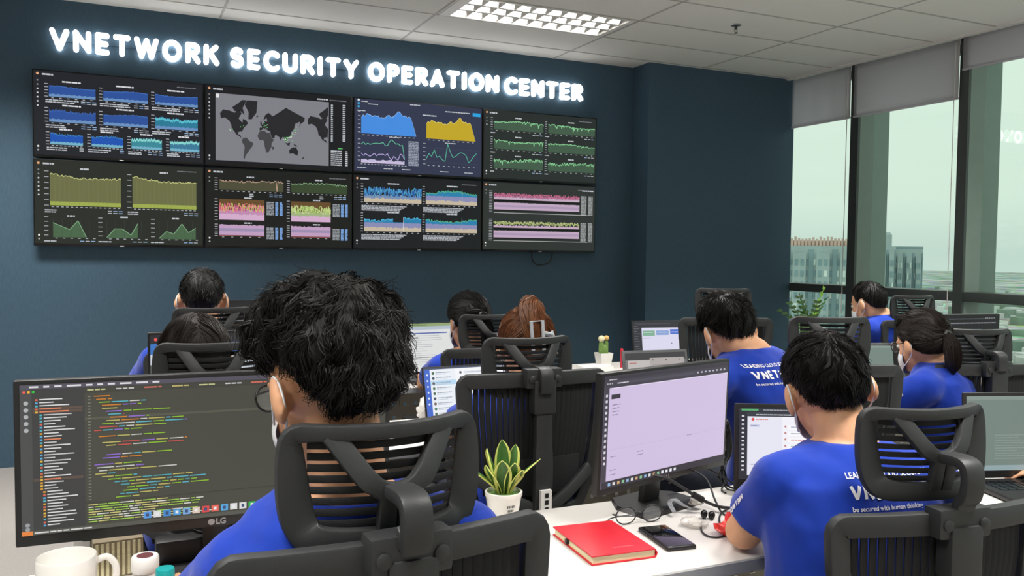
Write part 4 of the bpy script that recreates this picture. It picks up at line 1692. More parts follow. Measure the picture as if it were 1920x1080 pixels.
    for hip, kn, an in legs:
        b = MB()
        M_ = root_inv @ T(an.x, an.y, 0) @ rz(tyaw)
        b.ell((0, 0.06, 0.036), (0.045, 0.135, 0.036), 16, 10, M_)
        b.ell((0, 0.0, 0.065), (0.042, 0.06, 0.05), 14, 8, M_)
        b.box(-0.042, -0.065, 0.0, 0.042, 0.185, 0.016, M_, bev=0.007)
        b.build('shoe', M_shoe, root)
    # face
    LM = root_inv @ HM
    for s_ in (-1, 1):
        b = MB()
        b.ell((s_ * 0.031, 0.079, 0.006), (0.0125, 0.0125, 0.0105), 12, 8, LM)
        b.mi = 1
        b.ell((s_ * 0.031, 0.0885, 0.006), (0.005, 0.004, 0.005), 10, 6, LM)
        b.build('eye', [M_eye, M_iris], bo)
    b = MB()
    b.ell((0, 0.0885, -0.058), (0.022, 0.007, 0.0075), 14, 8, LM)
    b.build('mouth', M_lip, bo)
    if mask:
        b = MB()
        nU, nV = 20, 10
        vs, fs = [], []
        for i in range(nU + 1):
            u = -1 + 2 * i / nU
            az = u * R(72)
            for j in range(nV + 1):
                v = j / nV
                zt = -0.012 - 0.022 * abs(u) ** 1.5
                zb = -0.108 + 0.034 * abs(u) ** 1.5
                z = zt + (zb - zt) * v
                bul = math.sin(PI * (0.12 + 0.76 * v))
                rxx = 0.061 + 0.009 * bul
                ryy = 0.066 + 0.022 * bul * (1 - 0.3 * v)
                vs.append((rxx * math.sin(az), 0.025 + ryy * math.cos(az), z))
        for i in range(nU):
            for j in range(nV):
                k = i * (nV + 1) + j
                fs.append((k, k + nV + 1, k + nV + 2, k + 1))
        b.add(vs, fs, LM)
        mo = b.build('face_mask', M_mask, root)
        md = mo.modifiers.new('s', 'SOLIDIFY')
        md.thickness = 0.0016
        for s_ in (-1, 1):
            b = MB()
            b.tube(bez([LM @ V(q) for q in ((s_ * 0.068, 0.046, -0.036), (s_ * 0.080, 0.020, 0.006), (s_ * 0.086, 0.000, 0.030), (s_ * 0.091, -0.020, 0.016), (s_ * 0.092, -0.025, -0.010), (s_ * 0.084, -0.008, -0.042), (s_ * 0.072, 0.030, -0.066), (s_ * 0.066, 0.046, -0.074))], 5), 0.0019, 6)
            b.build('ear_loop', M_mask, mo)
    if glasses:
        b = MB()
        for s_ in (-1, 1):
            b.tube([LM @ V((s_ * 0.034 + 0.025 * math.cos(2 * PI * k / 20), 0.103 - 0.006 * abs(math.cos(2 * PI * k / 20)), 0.004 + 0.020 * math.sin(2 * PI * k / 20))) for k in range(20)], 0.0018, 6, closed=True)
            b.tube([LM @ V(q) for q in ((s_ * 0.058, 0.098, 0.010), (s_ * 0.072, 0.07, 0.012), (s_ * 0.084, 0.01, 0.014), (s_ * 0.086, -0.018, 0.0))], 0.0017, 6)
        b.tube([LM @ V(q) for q in ((-0.009, 0.103, 0.008), (0, 0.107, 0.010), (0.009, 0.103, 0.008))], 0.0016, 6)
        go = b.build('glasses', M_black, root)
        for s_ in (-1, 1):
            b = MB()
            b.add([LM @ V((s_ * 0.034 + 0.025 * math.cos(2 * PI * k / 20), 0.103 - 0.006 * abs(math.cos(2 * PI * k / 20)), 0.004 + 0.020 * math.sin(2 * PI * k / 20))) for k in range(20)], [tuple(range(20))])
            b.build('lens', M_lens, go)
    if hairf:
        hairf(root, LM)
    return root


def sleeve_text_axis(ax, nrm, x, y):
    # letters run along the arm
    ez = nrm.cross(ax).normalized()
    return ax * x * 1.0 + ez * y


def hair_curly(root, LM):
    make_hair(root, LM, M_hair, lambda d: 0.024 + 0.016 * max(0, d.z) + 0.014 * max(0, -d.y) + 0.014 * abs(d.x) * max(0, min(1, d.z * 3)), LINE_CURLY, 7500, 0.045, curl=0.017, clump=6.5, sr=0.0010, seed=3, messy=0.005, lift=0.5)


def hair_short(seed, n=3500, t=0.014, L=0.035, sr=0.0009, m=None, flow='down', messy=0.003, line=LINE_SHORT):
    def fn(root, LM):
        make_hair(root, LM, m or M_hair, lambda d: t * (0.75 + 0.5 * max(0, d.z)) + t * 0.3 * max(0, d.y), line, n, L, curl=0.003, clump=5, sr=sr, seed=seed, flow=flow, messy=messy)
    return fn


def hair_layered(root, LM):
    make_hair(root, LM, M_hair, lambda d: 0.011 + 0.012 * max(0, d.z) + 0.012 * max(0, d.y), LINE_SHORT, 4200, 0.06, curl=0.006, clump=5, sr=0.0010, seed=8, flow='down', messy=0.006, lift=0.7)


def hair_pony(m, seed, tail):
    def fn(root, LM):
        tie = hdir(0.0, R(-6))
        o = make_hair(root, LM, m, 0.021, LINE_WOMAN, 4000, 0.13, curl=0.002, clump=4, sr=0.0011, seed=seed, flow='tie', tie=tie, messy=0.002, lift=0.1)
        b = MB()
        P0 = HC + tie * (skull(tie) + 0.008)
        ponytail(b, [LM @ Vector(q) for q in ((P0.x, P0.y + 0.01, P0.z),) + tuple(tail)], (0.016, 0.030), 260, seed, 0.0011)
        b.build('ponytail', m, o)
        b = MB()
        b.lathe([(0.016, -0.008), (0.021, -0.006), (0.021, 0.006), (0.016, 0.008)], 14, LM @ T(P0.x, P0.y - 0.012, P0.z) @ rx(75))
        b.build('hair_tie', M_black, o)
    return fn


def hair_clip(root, LM):
    tie = hdir(0.0, R(30))
    o = make_hair(root, LM, M_hair3, lambda d: 0.014 + 0.006 * max(0, -d.y), LINE_WOMAN, 3800, 0.14, curl=0.002, clump=4, sr=0.0011, seed=21, flow='tie', tie=tie, messy=0.002, lift=0.1)
    P0 = HC + tie * (skull(tie) + 0.012)
    b = MB()
    # twisted roll rising from the nape and looping over the crown
    ponytail(b, [LM @ Vector(q) for q in ((0.012, -0.100, -0.045), (0.006, -0.118, 0.010), (0.000, -0.116, 0.060), (-0.004, -0.090, 0.112), (0.004, -0.056, 0.134), (0.010, -0.036, 0.120))], (0.026, 0.036), 420, 5, 0.0011)
    ponytail(b, [LM @ Vector(q) for q in ((-0.030, -0.078, 0.085), (-0.022, -0.084, 0.120), (0.004, -0.078, 0.138), (0.030, -0.078, 0.118), (0.030, -0.086, 0.082))], (0.014, 0.017), 160, 6, 0.001)
    b.build('bun', M_hair3, o)
    M_clip = mat('pearl_grey_clip', '#c3c8cf', 0.3, metal=0.3, var=0.03)
    b = MB()
    # visible flat frame of the near jaw
    fr = [(-0.018, -0.152, 0.066), (0.016, -0.160, 0.068), (0.018, -0.160, -0.032), (-0.014, -0.152, -0.034)]
    b.sweep([LM @ Vector(q) for q in fr], 0.011, 0.007, lambda i: LM.to_3x3() @ Vector((0.2, -1, 0)), closed=True, ch=0.2)
    b.tube([LM @ Vector((0.02, -0.158, 0.03)), LM @ Vector((0.048, -0.148, 0.026))], 0.007, 8)
    b.tube([LM @ Vector((0.02, -0.158, 0.006)), LM @ Vector((0.048, -0.148, 0.004))], 0.007, 8)
    b.sweep([LM @ Vector((0.046, -0.146, 0.036)), LM @ Vector((0.056, -0.140, 0.012)), LM @ Vector((0.050, -0.140, -0.012))], 0.020, 0.006, lambda i: LM.to_3x3() @ Vector((0.7, -0.7, 0)), ch=0.2)
    b.build('hair_clip', M_clip, o, label='silver grey claw clip')


def hair_straight(root, LM):
    line = [(0, -60), (60, -58), (90, -50), (108, -20), (120, 8), (140, 34), (180, 44)]
    o = make_hair(root, LM, M_hair2, lambda d: 0.016 + 0.006 * max(0, -d.z), line, 4200, 0.16, curl=0.001, clump=4, sr=0.0012, seed=31, flow='part', messy=0.002, lift=0.2)
    b = MB()
    for k in range(15):
        a = R(-105 + 210 * k / 14)
        d0 = hdir(a, R(-42))
        p0 = HC + d0 * (skull(d0) + 0.008)
        ponytail(b, [LM @ Vector(q) for q in ((p0.x * 0.98, p0.y, p0.z + 0.03), (p0.x * 1.08, p0.y * 1.05, p0.z - 0.06), (p0.x * 1.08, p0.y * 1.0 - 0.01, p0.z - 0.15), (p0.x * 1.0, p0.y - 0.02, p0.z - 0.24))], (0.016, 0.02), 50, 40 + k, 0.0012)
    b.build('hair_lengths', M_hair2, o)


PEOPLE = []


def P_(*a, **k):
    PEOPLE.append(person(*a, **k))


# nearest row
P_('person with big curly black hair in a royal blue shirt at the wide code monitor',
   (0.274, 1.246, 1.196), 24, -14, 3, (0.300, 1.215, 1.052), (0.325, 1.270, 0.575), -4,
   (0.155, 1.240, 0.942), (0.085, 1.40, 0.80), (0.10, 1.60, 0.785), (0.470, 1.195, 0.958), (0.535, 1.38, 0.80), (0.40, 1.60, 0.785),
   hair_curly, vox=0.006, glasses=True, text=False)
P_('person with short black hair, left elbow on the front desk beside the red packet',
   (1.396, 1.390, 1.104), -22, -12, 10, (1.392, 1.325, 1.012), (1.340, 1.275, 0.50), -12,
   (1.232, 1.345, 0.930), (1.236, 1.462, 0.797), (1.400, 1.620, 0.782), (1.545, 1.250, 0.925), (1.66, 1.42, 0.80), (1.60, 1.62, 0.782),
   hair_short(4, 6000, 0.011, 0.040, 0.0009), vox=0.006, sleeve_text=True, text_z=-0.105, text_x=0.032)
P_('person in a blue sleeve almost out of frame, hand resting on the black mouse',
   (2.86, 1.20, 1.15), 10, -12, 0, (2.86, 1.15, 1.03), (2.89, 1.12, 0.555), 10,
   (2.69, 1.14, 0.94), (2.52, 1.30, 0.80), (2.425, 1.500, 0.790), (3.03, 1.18, 0.94), (3.10, 1.38, 0.80), (2.98, 1.56, 0.785),
   hair_short(14, 800, 0.016, 0.035, 0.0012), vox=0.008)
# middle row
P_('person with long straight dark hair, seen only above the chair headrest behind the code monitor',
   (0.185, 2.500, 1.085), 0, -14, 0, (0.200, 2.445, 0.945), (0.21, 2.445, 0.575), 0,
   (0.115, 2.46, 0.850), (0.06, 2.64, 0.79), (0.08, 2.82, 0.78), (0.345, 2.46, 0.885), (0.43, 2.64, 0.79), (0.34, 2.82, 0.78),
   hair_straight, vox=0.010, text=False, female=True)
P_('person with brown hair twisted up in a silver grey claw clip',
   (1.190, 2.480, 1.090), -12, -12, 0, (1.180, 2.415, 0.975), (1.12, 2.395, 0.60), 6,
   (1.060, 2.450, 0.915), (0.935, 2.60, 0.80), (1.02, 2.80, 0.78), (1.36, 2.44, 0.915), (1.45, 2.62, 0.79), (1.33, 2.82, 0.78),
   hair_clip, vox=0.009, text=False, female=True)
P_('person with layered dark hair and bowed head, right behind the lilac screen monitor',
   (1.915, 2.370, 1.130), -8, -20, 8, (1.980, 2.320, 1.085), (2.12, 2.34, 0.58), 16,
   (1.815, 2.285, 0.985), (1.75, 2.52, 0.81), (1.90, 2.74, 0.785), (2.140, 2.375, 0.995), (2.20, 2.60, 0.80), (2.10, 2.76, 0.785),
   hair_layered, vox=0.007, text_z=-0.105, text_x=-0.045)
P_('person with glasses and a brown tinted ponytail in a blue shirt, turned to the left',
   (2.866, 2.370, 1.058), 0, -14, 3, (2.910, 2.320, 0.992), (2.98, 2.34, 0.545), 20,
   (2.760, 2.260, 0.905), (2.665, 2.42, 0.805), (2.80, 2.74, 0.785), (3.06, 2.37, 0.905), (3.08, 2.60, 0.79), (2.98, 2.76, 0.785),
   hair_pony(M_hair2, 41, ((-0.006, -0.130, -0.012), (-0.016, -0.140, -0.055), (-0.020, -0.132, -0.100), (-0.016, -0.12, -0.13))), vox=0.008, text=False, glasses=True, female=True, sleeve_text=True)
# far row
P_('person with very short black hair and both ears showing, far left',
   (0.290, 3.560, 1.190), -6, -6, 0, (0.295, 3.500, 1.065), (0.30, 3.48, 0.58), 0,
   (0.125, 3.51, 0.97), (0.05, 3.70, 0.81), (0.15, 3.95, 0.785), (0.465, 3.51, 0.97), (0.54, 3.70, 0.81), (0.45, 3.95, 0.785),
   hair_short(51, 2200, 0.009, 0.018, 0.0011), vox=0.010, text=False)
P_('person with a sleek dark ponytail in a blue shirt at the far row laptop',
   (1.425, 3.580, 1.080), 12, -10, 0, (1.415, 3.530, 0.97), (1.47, 3.54, 0.54), 14,
   (1.275, 3.50, 0.885), (1.265, 3.70, 0.795), (1.34, 3.93, 0.785), (1.56, 3.56, 0.885), (1.62, 3.76, 0.79), (1.52, 3.95, 0.785),
   hair_pony(M_hair, 61, ((0.0, -0.135, -0.01), (0.004, -0.140, -0.08), (0.006, -0.13, -0.17), (0.0, -0.12, -0.24))), vox=0.010, text=False, female=True)
P_('person with short black hair in a blue shirt, sitting in front of the windows',
   (3.968, 3.655, 1.118), 14, -14, 0, (4.040, 3.610, 1.070), (4.13, 3.64, 0.59), 18,
   (3.89, 3.57, 0.975), (3.83, 3.78, 0.81), (3.92, 4.0, 0.785), (4.195, 3.66, 0.975), (4.26, 3.86, 0.80), (4.15, 4.02, 0.785),
   hair_short(71, 2200, 0.014, 0.035, 0.0012), vox=0.010, text_x=0.03)
# ------------------------------------------------------------------ monitors
def monitor(name, label, c, yaw, W, H, draw, tilt=0.0, bezel=(0.008, 0.008, 0.008, 0.02), stand=True, base_z=0.75, seed=1, k=1.0, logo=None, casing=None, m=None, screen=None, neck=None, base=(0.24, 0.19)):
    """c: centre of the front; bezel left, right, top, bottom"""
    t = thing(name, label, 'monitor' if name != 'laptop' else 'laptop', (c[0], c[1], base_z), R(yaw))
    zc = c[2] - base_z
    Mt = T(0, 0, zc) @ rx(-tilt)
    b = MB()
    b.box(-W / 2, 0.0, -H / 2, W / 2, 0.022, H / 2, Mt, bev=0.004)
    b.box(-W * 0.36, 0.018, -H * 0.34, W * 0.36, 0.048, H * 0.34, Mt, bev=0.012)
    b.build('casing', casing or M_black, t)
    sw, sh = W - bezel[0] - bezel[1], H - bezel[2] - bezel[3]
    d = Scr(sw, sh, 0.00025, seed)
    d.k = k
    draw(d)
    so = d.build('screen', screen or M_lcd, t, M=Mt @ T((bezel[0] - bezel[1]) / 2, -0.0008, (bezel[3] - bezel[2]) / 2))
    if logo:
        me = text_mesh(logo, 0.016 if logo == 'LG' else 0.014, 0.0006, 0.0001)
        x1 = max(v.co.x for v in me.vertices)
        for v in me.vertices:
            v.co = Mt @ Vector((v.co.x - x1 / 2 + (0.007 if logo == 'LG' else 0), -0.0008 - v.co.z, v.co.y - H / 2 + bezel[3] * 0.28))
        link('logo', me, M_chrome, t)
        if logo == 'LG':
            b = MB()
            b.lathe([(0.0, 0.0), (0.0065, 0.0), (0.0065, 0.0006), (0.0, 0.0006)], 18, Mt @ T(-0.011, -0.0008, -H / 2 + bezel[3] * 0.28 + 0.0055) @ rx(90))
            b.build('logo_emblem', M_chrome, t)
    if stand:
        nx = neck or 0.06
        b = MB()
        b.sweep([(0, 0.045, zc - 0.02), (0, 0.055, zc - H / 2 - 0.01), (0, 0.060, 0.010)], nx, 0.022, (0, 1, 0), ch=0.2)
        b.build('stand_neck', casing or M_black, t)
        b = MB()
        bw, bd = base
        pts = [(-bw / 2, -bd * 0.45), (bw / 2, -bd * 0.45), (bw / 2 * 0.98, bd * 0.2), (bw * 0.3, bd * 0.55), (-bw * 0.3, bd * 0.55), (-bw / 2 * 0.98, bd * 0.2)]
        vs = [(x, y + 0.04, 0.0) for x, y in pts] + [(x * 0.97, y * 0.97 + 0.04, 0.011) for x, y in pts]
        n = len(pts)
        b.add(vs, [tuple(range(n - 1, -1, -1)), tuple(range(n, 2 * n))] + [(i, (i + 1) % n, n + (i + 1) % n, n + i) for i in range(n)])
        b.build('stand_base', casing or M_black, t, smooth=False)
    return t


def laptop(label, c, yaw, W, H, draw, ang=14, base_z=0.75, seed=1, k=1.0, casing=None, bezel=0.010, bot=0.018, screen=None):
    """c: middle of the hinge on the desk; the user sits on the -y side"""
    t = thing('laptop', label, 'laptop', (c[0], c[1], base_z), R(yaw))
    b = MB()
    b.box(-W / 2, -0.225, 0.003, W / 2, 0.0, 0.018, bev=0.005)
    b.build('base', casing or M_black, t)
    b = MB()
    for r_ in range(5):
        for q in range(13):
            x = -W * 0.42 + q * W * 0.84 / 12.6
            b.box(x, -0.035 - r_ * 0.018 - 0.015, 0.0175, x + W * 0.055, -0.035 - r_ * 0.018, 0.0195)
    b.box(-0.05, -0.21, 0.0178, 0.05, -0.145, 0.0184)
    b.build('keyboard', M_gloss, t, smooth=False)
    Mt = T(0, 0.0, 0.018) @ rx(-ang) @ T(0, 0, H / 2)
    b = MB()
    b.box(-W / 2, 0, -H / 2, W / 2, 0.008, H / 2, Mt, bev=0.0035)
    b.build('lid', casing or M_black, t)
    d = Scr(W - 2 * bezel, H - bezel - bot, 0.00025, seed)
    d.k = k
    draw(d)
    d.build('screen', screen or M_lcd, t, M=Mt @ T(0, -0.0008, (bot - bezel) / 2))
    return t


def scr_code(d):
    d.rect(0, 0, 1, 1, '#45463c', 1)
    d.rect(0, 0, 0.155, 1, '#38393a', 2)
    d.rect(0, 0, 0.028, 1, '#48494a', 3)
    d.rect(0, 0, 1, 0.030, '#54505e', 4)
    u = 0.022
    for wd in (0.022, 0.014, 0.018, 0.035, 0.016, 0.014, 0.018, 0.03, 0.03, 0.018):
        d.rect(u, 0.009, u + wd, 0.021, '#e6e6ea', 5)
        u += wd + 0.012
    for k, cc in enumerate(('#ff5f57', '#febc2e', '#28c840')):
        d.disc(0.010 + k * 0.011, 0.047, 0.0038, cc, 5, 8)
    d.rect(0.155, 0.034, 1, 0.066, '#3d3e36', 4)
    for k in range(10):
        d.dash(0.162 + k * 0.072, 0.045, 0.045, 0.009, ('#c8c890', '#d0d0d0', '#e07060', '#c8b870')[k % 4], 5)
    for k in range(5):
        d.disc(0.014, 0.12 + k * 0.045, 0.006, '#b8babc', 5, 8)
    for k in range(2):
        d.disc(0.014, 0.93 + k * 0.03, 0.006, '#a0a2a4', 5, 8)
    cols = ('#e6e6e6', '#e6e6e6', '#d0d0d0', '#e88868')
    y = 0.095
    i = 0
    while y < 0.945:
        ind = 0.036 + (0.010 if 4 < i < 30 else 0.016 if i >= 30 else 0)
        ic = ('#e0a030', '#e8c040', '#50b8c8', '#58b0e0', '#e06a50')[int(d.r.random() * 5)]
        d.rect(ind, y, ind + 0.006, y + 0.012, ic, 5)
        cc = '#f08a60' if i in (3, 4, 13, 26) else cols[int(d.r.random() * 3)]
        d.rect(ind + 0.010, y, ind + 0.010 + d.r.uniform(0.025, 0.075), y + 0.0075, cc, 5)
        if i in (3, 4, 26):
            d.rect(0.03, y - 0.004, 0.15, y + 0.014, '#5c4c42', 4)
        y += 0.0205
        i += 1
    y = 0.09
    i = 0
    pal = ('#a6e22e', '#f8f8f2', '#e6db74', '#fd971f', '#f0605a', '#66d9ef', '#ae81ff')
    while y < 0.80:
        d.rect(0.163, y + 0.001, 0.170, y + 0.009, '#7d7e74', 5)
        if i < 25:
            ind = 0.178 + (0, 0.006, 0.012, 0.02, 0.02, 0.03, 0.036, 0.04, 0.03, 0.02, 0.014)[i % 11]
            ln = d.r.choice((0, 0.04, 0.10, 0.17, 0.22, 0.2, 0.12))
        else:
            j = i - 25
            ind = 0.18 + 0.016 * (j if j < 5 else max(0, 8 - j * 0.6))
            ln = (0.05, 0.09, 0.22, 0.24, 0.20, 0.22, 0.12, 0.10, 0.06, 0.05)[j % 10]
        u = ind
        while ln > 0 and u < ind + ln:
            sg = min(d.r.uniform(0.012, 0.05), ind + ln - u)
            cc = pal[int(d.r.random() ** 1.4 * 7)] if i < 25 else ('#66d9ef', '#a6e22e', '#e6db74', '#58c8d8')[int(d.r.random() * 4)]
            d.rect(u, y + 0.001, u + sg, y + 0.0078, tuple(x * 0.72 for x in C(cc)), 5)
            u += sg + 0.004
        y += 0.0212
        i += 1
    d.rect(0.155, 0.235, 1, 0.252, '#56574a', 3)
    d.rect(0.155, 0.815, 1, 0.818, '#2c2d28', 4)
    y = 0.828
    while y < 0.955:
        ln = d.r.uniform(0.15, 0.33)
        u = 0.162
        while u < 0.162 + ln:
            sg = d.r.uniform(0.01, 0.04)
            d.rect(u, y + 0.001, u + sg, y + 0.0075, d.r.choice(('#a6d84a', '#e8e8e0', '#d8d080', '#a6d84a')), 5)
            u += sg + 0.003
        y += 0.0165
    d.rect(0, 0.972, 1, 1, '#55564e', 4)
    d.rect(0, 0.972, 0.026, 1, '#f08a3c', 5)
    d.dash(0.03, 0.982, 0.14, 0.009, '#e0e0e0', 5)
    cols = ('#5aa0e8', '#e8e8e8', '#3f8fd8', '#4aa0e0', '#7fb0e8', '#e8d0c0', '#e04a4a', '#f06a5a', '#58b0e8', '#e8e8e8', '#e8e8e8', '#30c050', '#f05a5a', '#5a9ae0', '#c8c8c8', '#f08040', '#d0d8e0', '#58a8e0', '#e8e0d8')
    for k, cc in enumerate(cols):
        u = 0.30 + k * 0.026
        d.rect(u + 0.002, 0.916, u + 0.022, 0.962, cc, 6)
        d.rect(u + 0.008, 0.928, u + 0.016, 0.950, '#f4f4f4' if k % 2 else '#38507a', 7)


def scr_lilac(d):
    d.rect(0, 0, 1, 1, '#cdbdde', 1)
    d.rect(0, 0, 1, 0.105, '#3a3844', 2)
    d.rect(0, 0.0, 1, 0.035, '#2f2d38', 3)
    d.dash(0.03, 0.028, 0.06, 0.008, '#c8c8d0', 4)
    for k in range(3):
        d.disc(0.02 + k * 0.016, 0.066, 0.004, '#c0c0c8', 4, 8)
    d.rect(0.08, 0.055, 0.7, 0.08, '#474552', 4)
    d.dash(0.09, 0.064, 0.08, 0.008, '#d8d8e0', 5)
    for k in range(8):
        d.rect(0.72 + k * 0.034, 0.058, 0.735 + k * 0.034, 0.074, '#b8b4c4', 5)
    d.rect(0, 0.105, 0.035, 0.935, '#3d3b48', 2)
    for k in range(13):
        d.rect(0.010, 0.16 + k * 0.05, 0.024, 0.182 + k * 0.05, '#d8d4e0', 4)
    d.rect(0.035, 0.935, 1, 1, '#2b2935', 3)
    d.rect(0, 0.935, 0.035, 1, '#2b2935', 3)
    for k in range(16):
        d.rect(0.05 + k * 0.034, 0.955, 0.068 + k * 0.034, 0.982, ('#8fb0d8', '#d8d8d8', '#c8a070', '#80b890')[k % 4] if k < 12 else '#e8e8f0', 4)
    d.rect(0.05, 0.165, 0.115, 0.205, '#2f2b38', 4)
    for k, (v, w_) in enumerate(((0.255, 0.06), (0.285, 0.05), (0.315, 0.05), (0.345, 0.04))):
        d.dash(0.06, v, w_, 0.006, '#6d6480', 4)
    for u, v in ((0.06, 0.72), (0.26, 0.72), (0.26, 0.75), (0.06, 0.84), (0.06, 0.88), (0.66, 0.66)):
        d.dash(u, v, 0.045, 0.006, '#80769a', 4)
    d.rect(0.035, 0.105, 1, 0.112, '#e2d8ee', 4)
    d.rect(0.035, 0.66, 1, 0.663, '#bfaed2', 3)


def scr_mail(d):
    d.rect(0, 0, 1, 1, '#f2f3f6', 1)
    d.rect(0, 0, 0.065, 1, '#3c66c8', 2)
    d.rect(0, 0, 1, 0.03, '#44506a', 3)
    for k in range(6):
        d.disc(0.032, 0.14 + k * 0.12, 0.011, '#dfe6f8', 4, 8)
    d.rect(0.065, 0.03, 0.36, 1, '#e8edf4', 2)
    d.rect(0.065, 0.26, 0.36, 0.36, '#b8d8f0', 3)
    for k in range(9):
        v = 0.09 + k * 0.105
        d.disc(0.10, v + 0.02, 0.016, ('#4a6a50', '#3f4a5a', '#6a5a50', '#4f7a60')[k % 4], 4, 10)
        d.dash(0.13, v, 0.17, 0.016, '#8d97a8', 4)
        d.dash(0.13, v + 0.035, 0.12, 0.012, '#b8c0cc', 4)
    for k in range(8):
        v = 0.10 + k * 0.11
        d.disc(0.42, v + 0.02, 0.015, '#5a6070', 4, 10)
        d.rect(0.46, v - 0.01, 0.46 + d.r.uniform(0.25, 0.45), v + 0.05, '#e2e6ee', 3)
        d.dash(0.47, v + 0.012, 0.2, 0.013, '#a8b0bc', 4)


def scr_page(d):
    d.rect(0, 0, 1, 1, '#1f2430', 1)
    d.rect(0.0, 0, 1, 0.045, '#2a2e38', 2)
    d.rect(0.02, 0.008, 0.16, 0.036, '#58b070', 3)
    d.dash(0.2, 0.018, 0.2, 0.012, '#a8b0b8', 3)
    d.rect(0.07, 0.06, 1, 0.94, '#e9e9f6', 2)
    d.rect(0.07, 0.06, 1, 0.115, '#30343e', 3)
    d.dash(0.14, 0.082, 0.3, 0.014, '#c8ccd2', 4)
    for k in range(14):
        d.rect(0.022, 0.10 + k * 0.058, 0.044, 0.122 + k * 0.058, '#e0e0e8', 3)
    d.disc(0.115, 0.155, 0.013, '#e05048', 4, 10)
    d.dash(0.14, 0.148, 0.1, 0.014, '#e08880', 4)
    d.rect(0.09, 0.23, 0.17, 0.26, '#c8cce8', 4)
    d.dash(0.10, 0.24, 0.05, 0.010, '#7078a0', 5)
    d.rect(0.36, 0.115, 1, 0.94, '#f4f3fb', 3)
    for k in range(6):
        d.disc(0.385, 0.25 + k * 0.09, 0.009, '#c08080', 4, 8)
        d.rect(0.41, 0.23 + k * 0.09, 0.95, 0.29 + k * 0.09, '#fbfbff', 4)
        d.dash(0.43, 0.25 + k * 0.09, 0.22, 0.012, '#d87070' if k == 2 else '#a0a4b8', 5)
    d.rect(0.55, 0.06, 1, 0.21, '#262a33', 5)
    d.dash(0.58, 0.085, 0.25, 0.016, '#d0d4d8', 6)
    d.dash(0.60, 0.13, 0.12, 0.014, '#50b890', 6)
    d.rect(0.72, 0.165, 0.98, 0.20, '#2f9a68', 6)
    d.dash(0.10, 0.78, 0.08, 0.012, '#9095b0', 5)
    for k in range(12):
        d.rect(0.08 + k * 0.045, 0.955, 0.105 + k * 0.045, 0.985, '#b8bcc8', 3)


def scr_teal(d):
    d.rect(0, 0, 1, 1, '#74857f', 1)
    d.rect(0, 0, 1, 0.05, '#86968f', 2)
    for k in range(10):
        d.dash(0.25, 0.52 + k * 0.035, d.r.uniform(0.2, 0.5), 0.010, '#8d9e98', 2)
    d.rect(0, 0.93, 1, 1, '#93a9ae', 2)


def scr_windows2(d):
    d.rect(0, 0, 1, 1, '#7d7c7a', 1)
    d.rect(0, 0, 1, 0.16, '#3c3c40', 2)
    d.rect(0.04, 0.17, 0.42, 1, '#cfcac8', 3)
    d.dash(0.06, 0.22, 0.12, 0.02, '#c86060', 4)
    d.rect(0.10, 0.36, 0.42, 0.44, '#3a4668', 4)
    d.rect(0.28, 0.52, 0.42, 0.72, '#404858', 4)
    d.rect(0.14, 0.46, 0.25, 0.52, '#8090b8', 4)
    d.rect(0.40, 0.12, 0.97, 1, '#bdb6b4', 5)
    for k in range(3):
        d.disc(0.45 + k * 0.22, 0.17, 0.011, '#504848', 6, 8)
    for k in range(6):
        d.dash(0.44, 0.28 + k * 0.11, 0.46, 0.02, '#a39a98', 6)


def scr_split(d):
    d.rect(0, 0, 1, 1, '#24272e', 1)
    for k in range(12):
        d.dash(0.02, 0.12 + k * 0.07, d.r.uniform(0.05, 0.13), 0.014, '#686c78', 3)
    d.dash(0.05, 0.05, 0.7, 0.02, '#4a4e58', 3)
    d.rect(0.17, 0.17, 0.985, 1, '#dcdaf0', 2)
    d.rect(0.19, 0.25, 0.43, 0.40, '#7fb094', 3)
    d.rect(0.46, 0.25, 0.71, 0.38, '#88a4d8', 3)
    d.rect(0.74, 0.22, 0.97, 0.36, '#4a70d0', 3)
    for k in range(3):
        d.dash(0.21 + k * 0.27, 0.29, 0.18, 0.018, '#dfe6f0', 4)
    d.dash(0.19, 0.45, 0.16, 0.02, '#a8a8c0', 3)
    d.disc(0.76, 0.62, 0.014, '#8080a0', 3, 8)


def scr_dark(d):
    d.rect(0, 0, 1, 1, '#1c1f26', 1)
    d.dash(0.04, 0.05, 0.9, 0.012, '#8f949c', 3)
    d.dash(0.02, 0.12, 0.95, 0.02, '#b8bcc2', 3)
    for k in range(6):
        d.rect(0.86 + k * 0.018, 0.035, 0.870 + k * 0.018, 0.055, '#d0d0d4', 3)
    for k in range(14):
        d.dash(0.03, 0.24 + k * 0.05, d.r.uniform(0.06, 0.22), 0.018, '#a8acb4', 3)
        d.dash(0.45, 0.24 + k * 0.05, d.r.uniform(0.1, 0.4), 0.014, '#6d727c', 3)


def scr_list(d):
    d.rect(0, 0, 1, 1, '#e9ebea', 1)
    d.rect(0, 0, 1, 0.06, '#93aa74', 2)
    d.rect(0, 0.06, 1, 0.13, '#b8c4d4', 2)
    d.dash(0.05, 0.025, 0.5, 0.016, '#5f7a50', 3)
    d.rect(0, 0.19, 0.9, 0.215, '#4a60b0', 3)
    for k in range(14):
        d.dash(0.05, 0.25 + k * 0.045, d.r.uniform(0.3, 0.8), 0.012, '#b4b8bc', 3)
    d.rect(0, 0.70, 1, 0.715, '#7a7a80', 3)


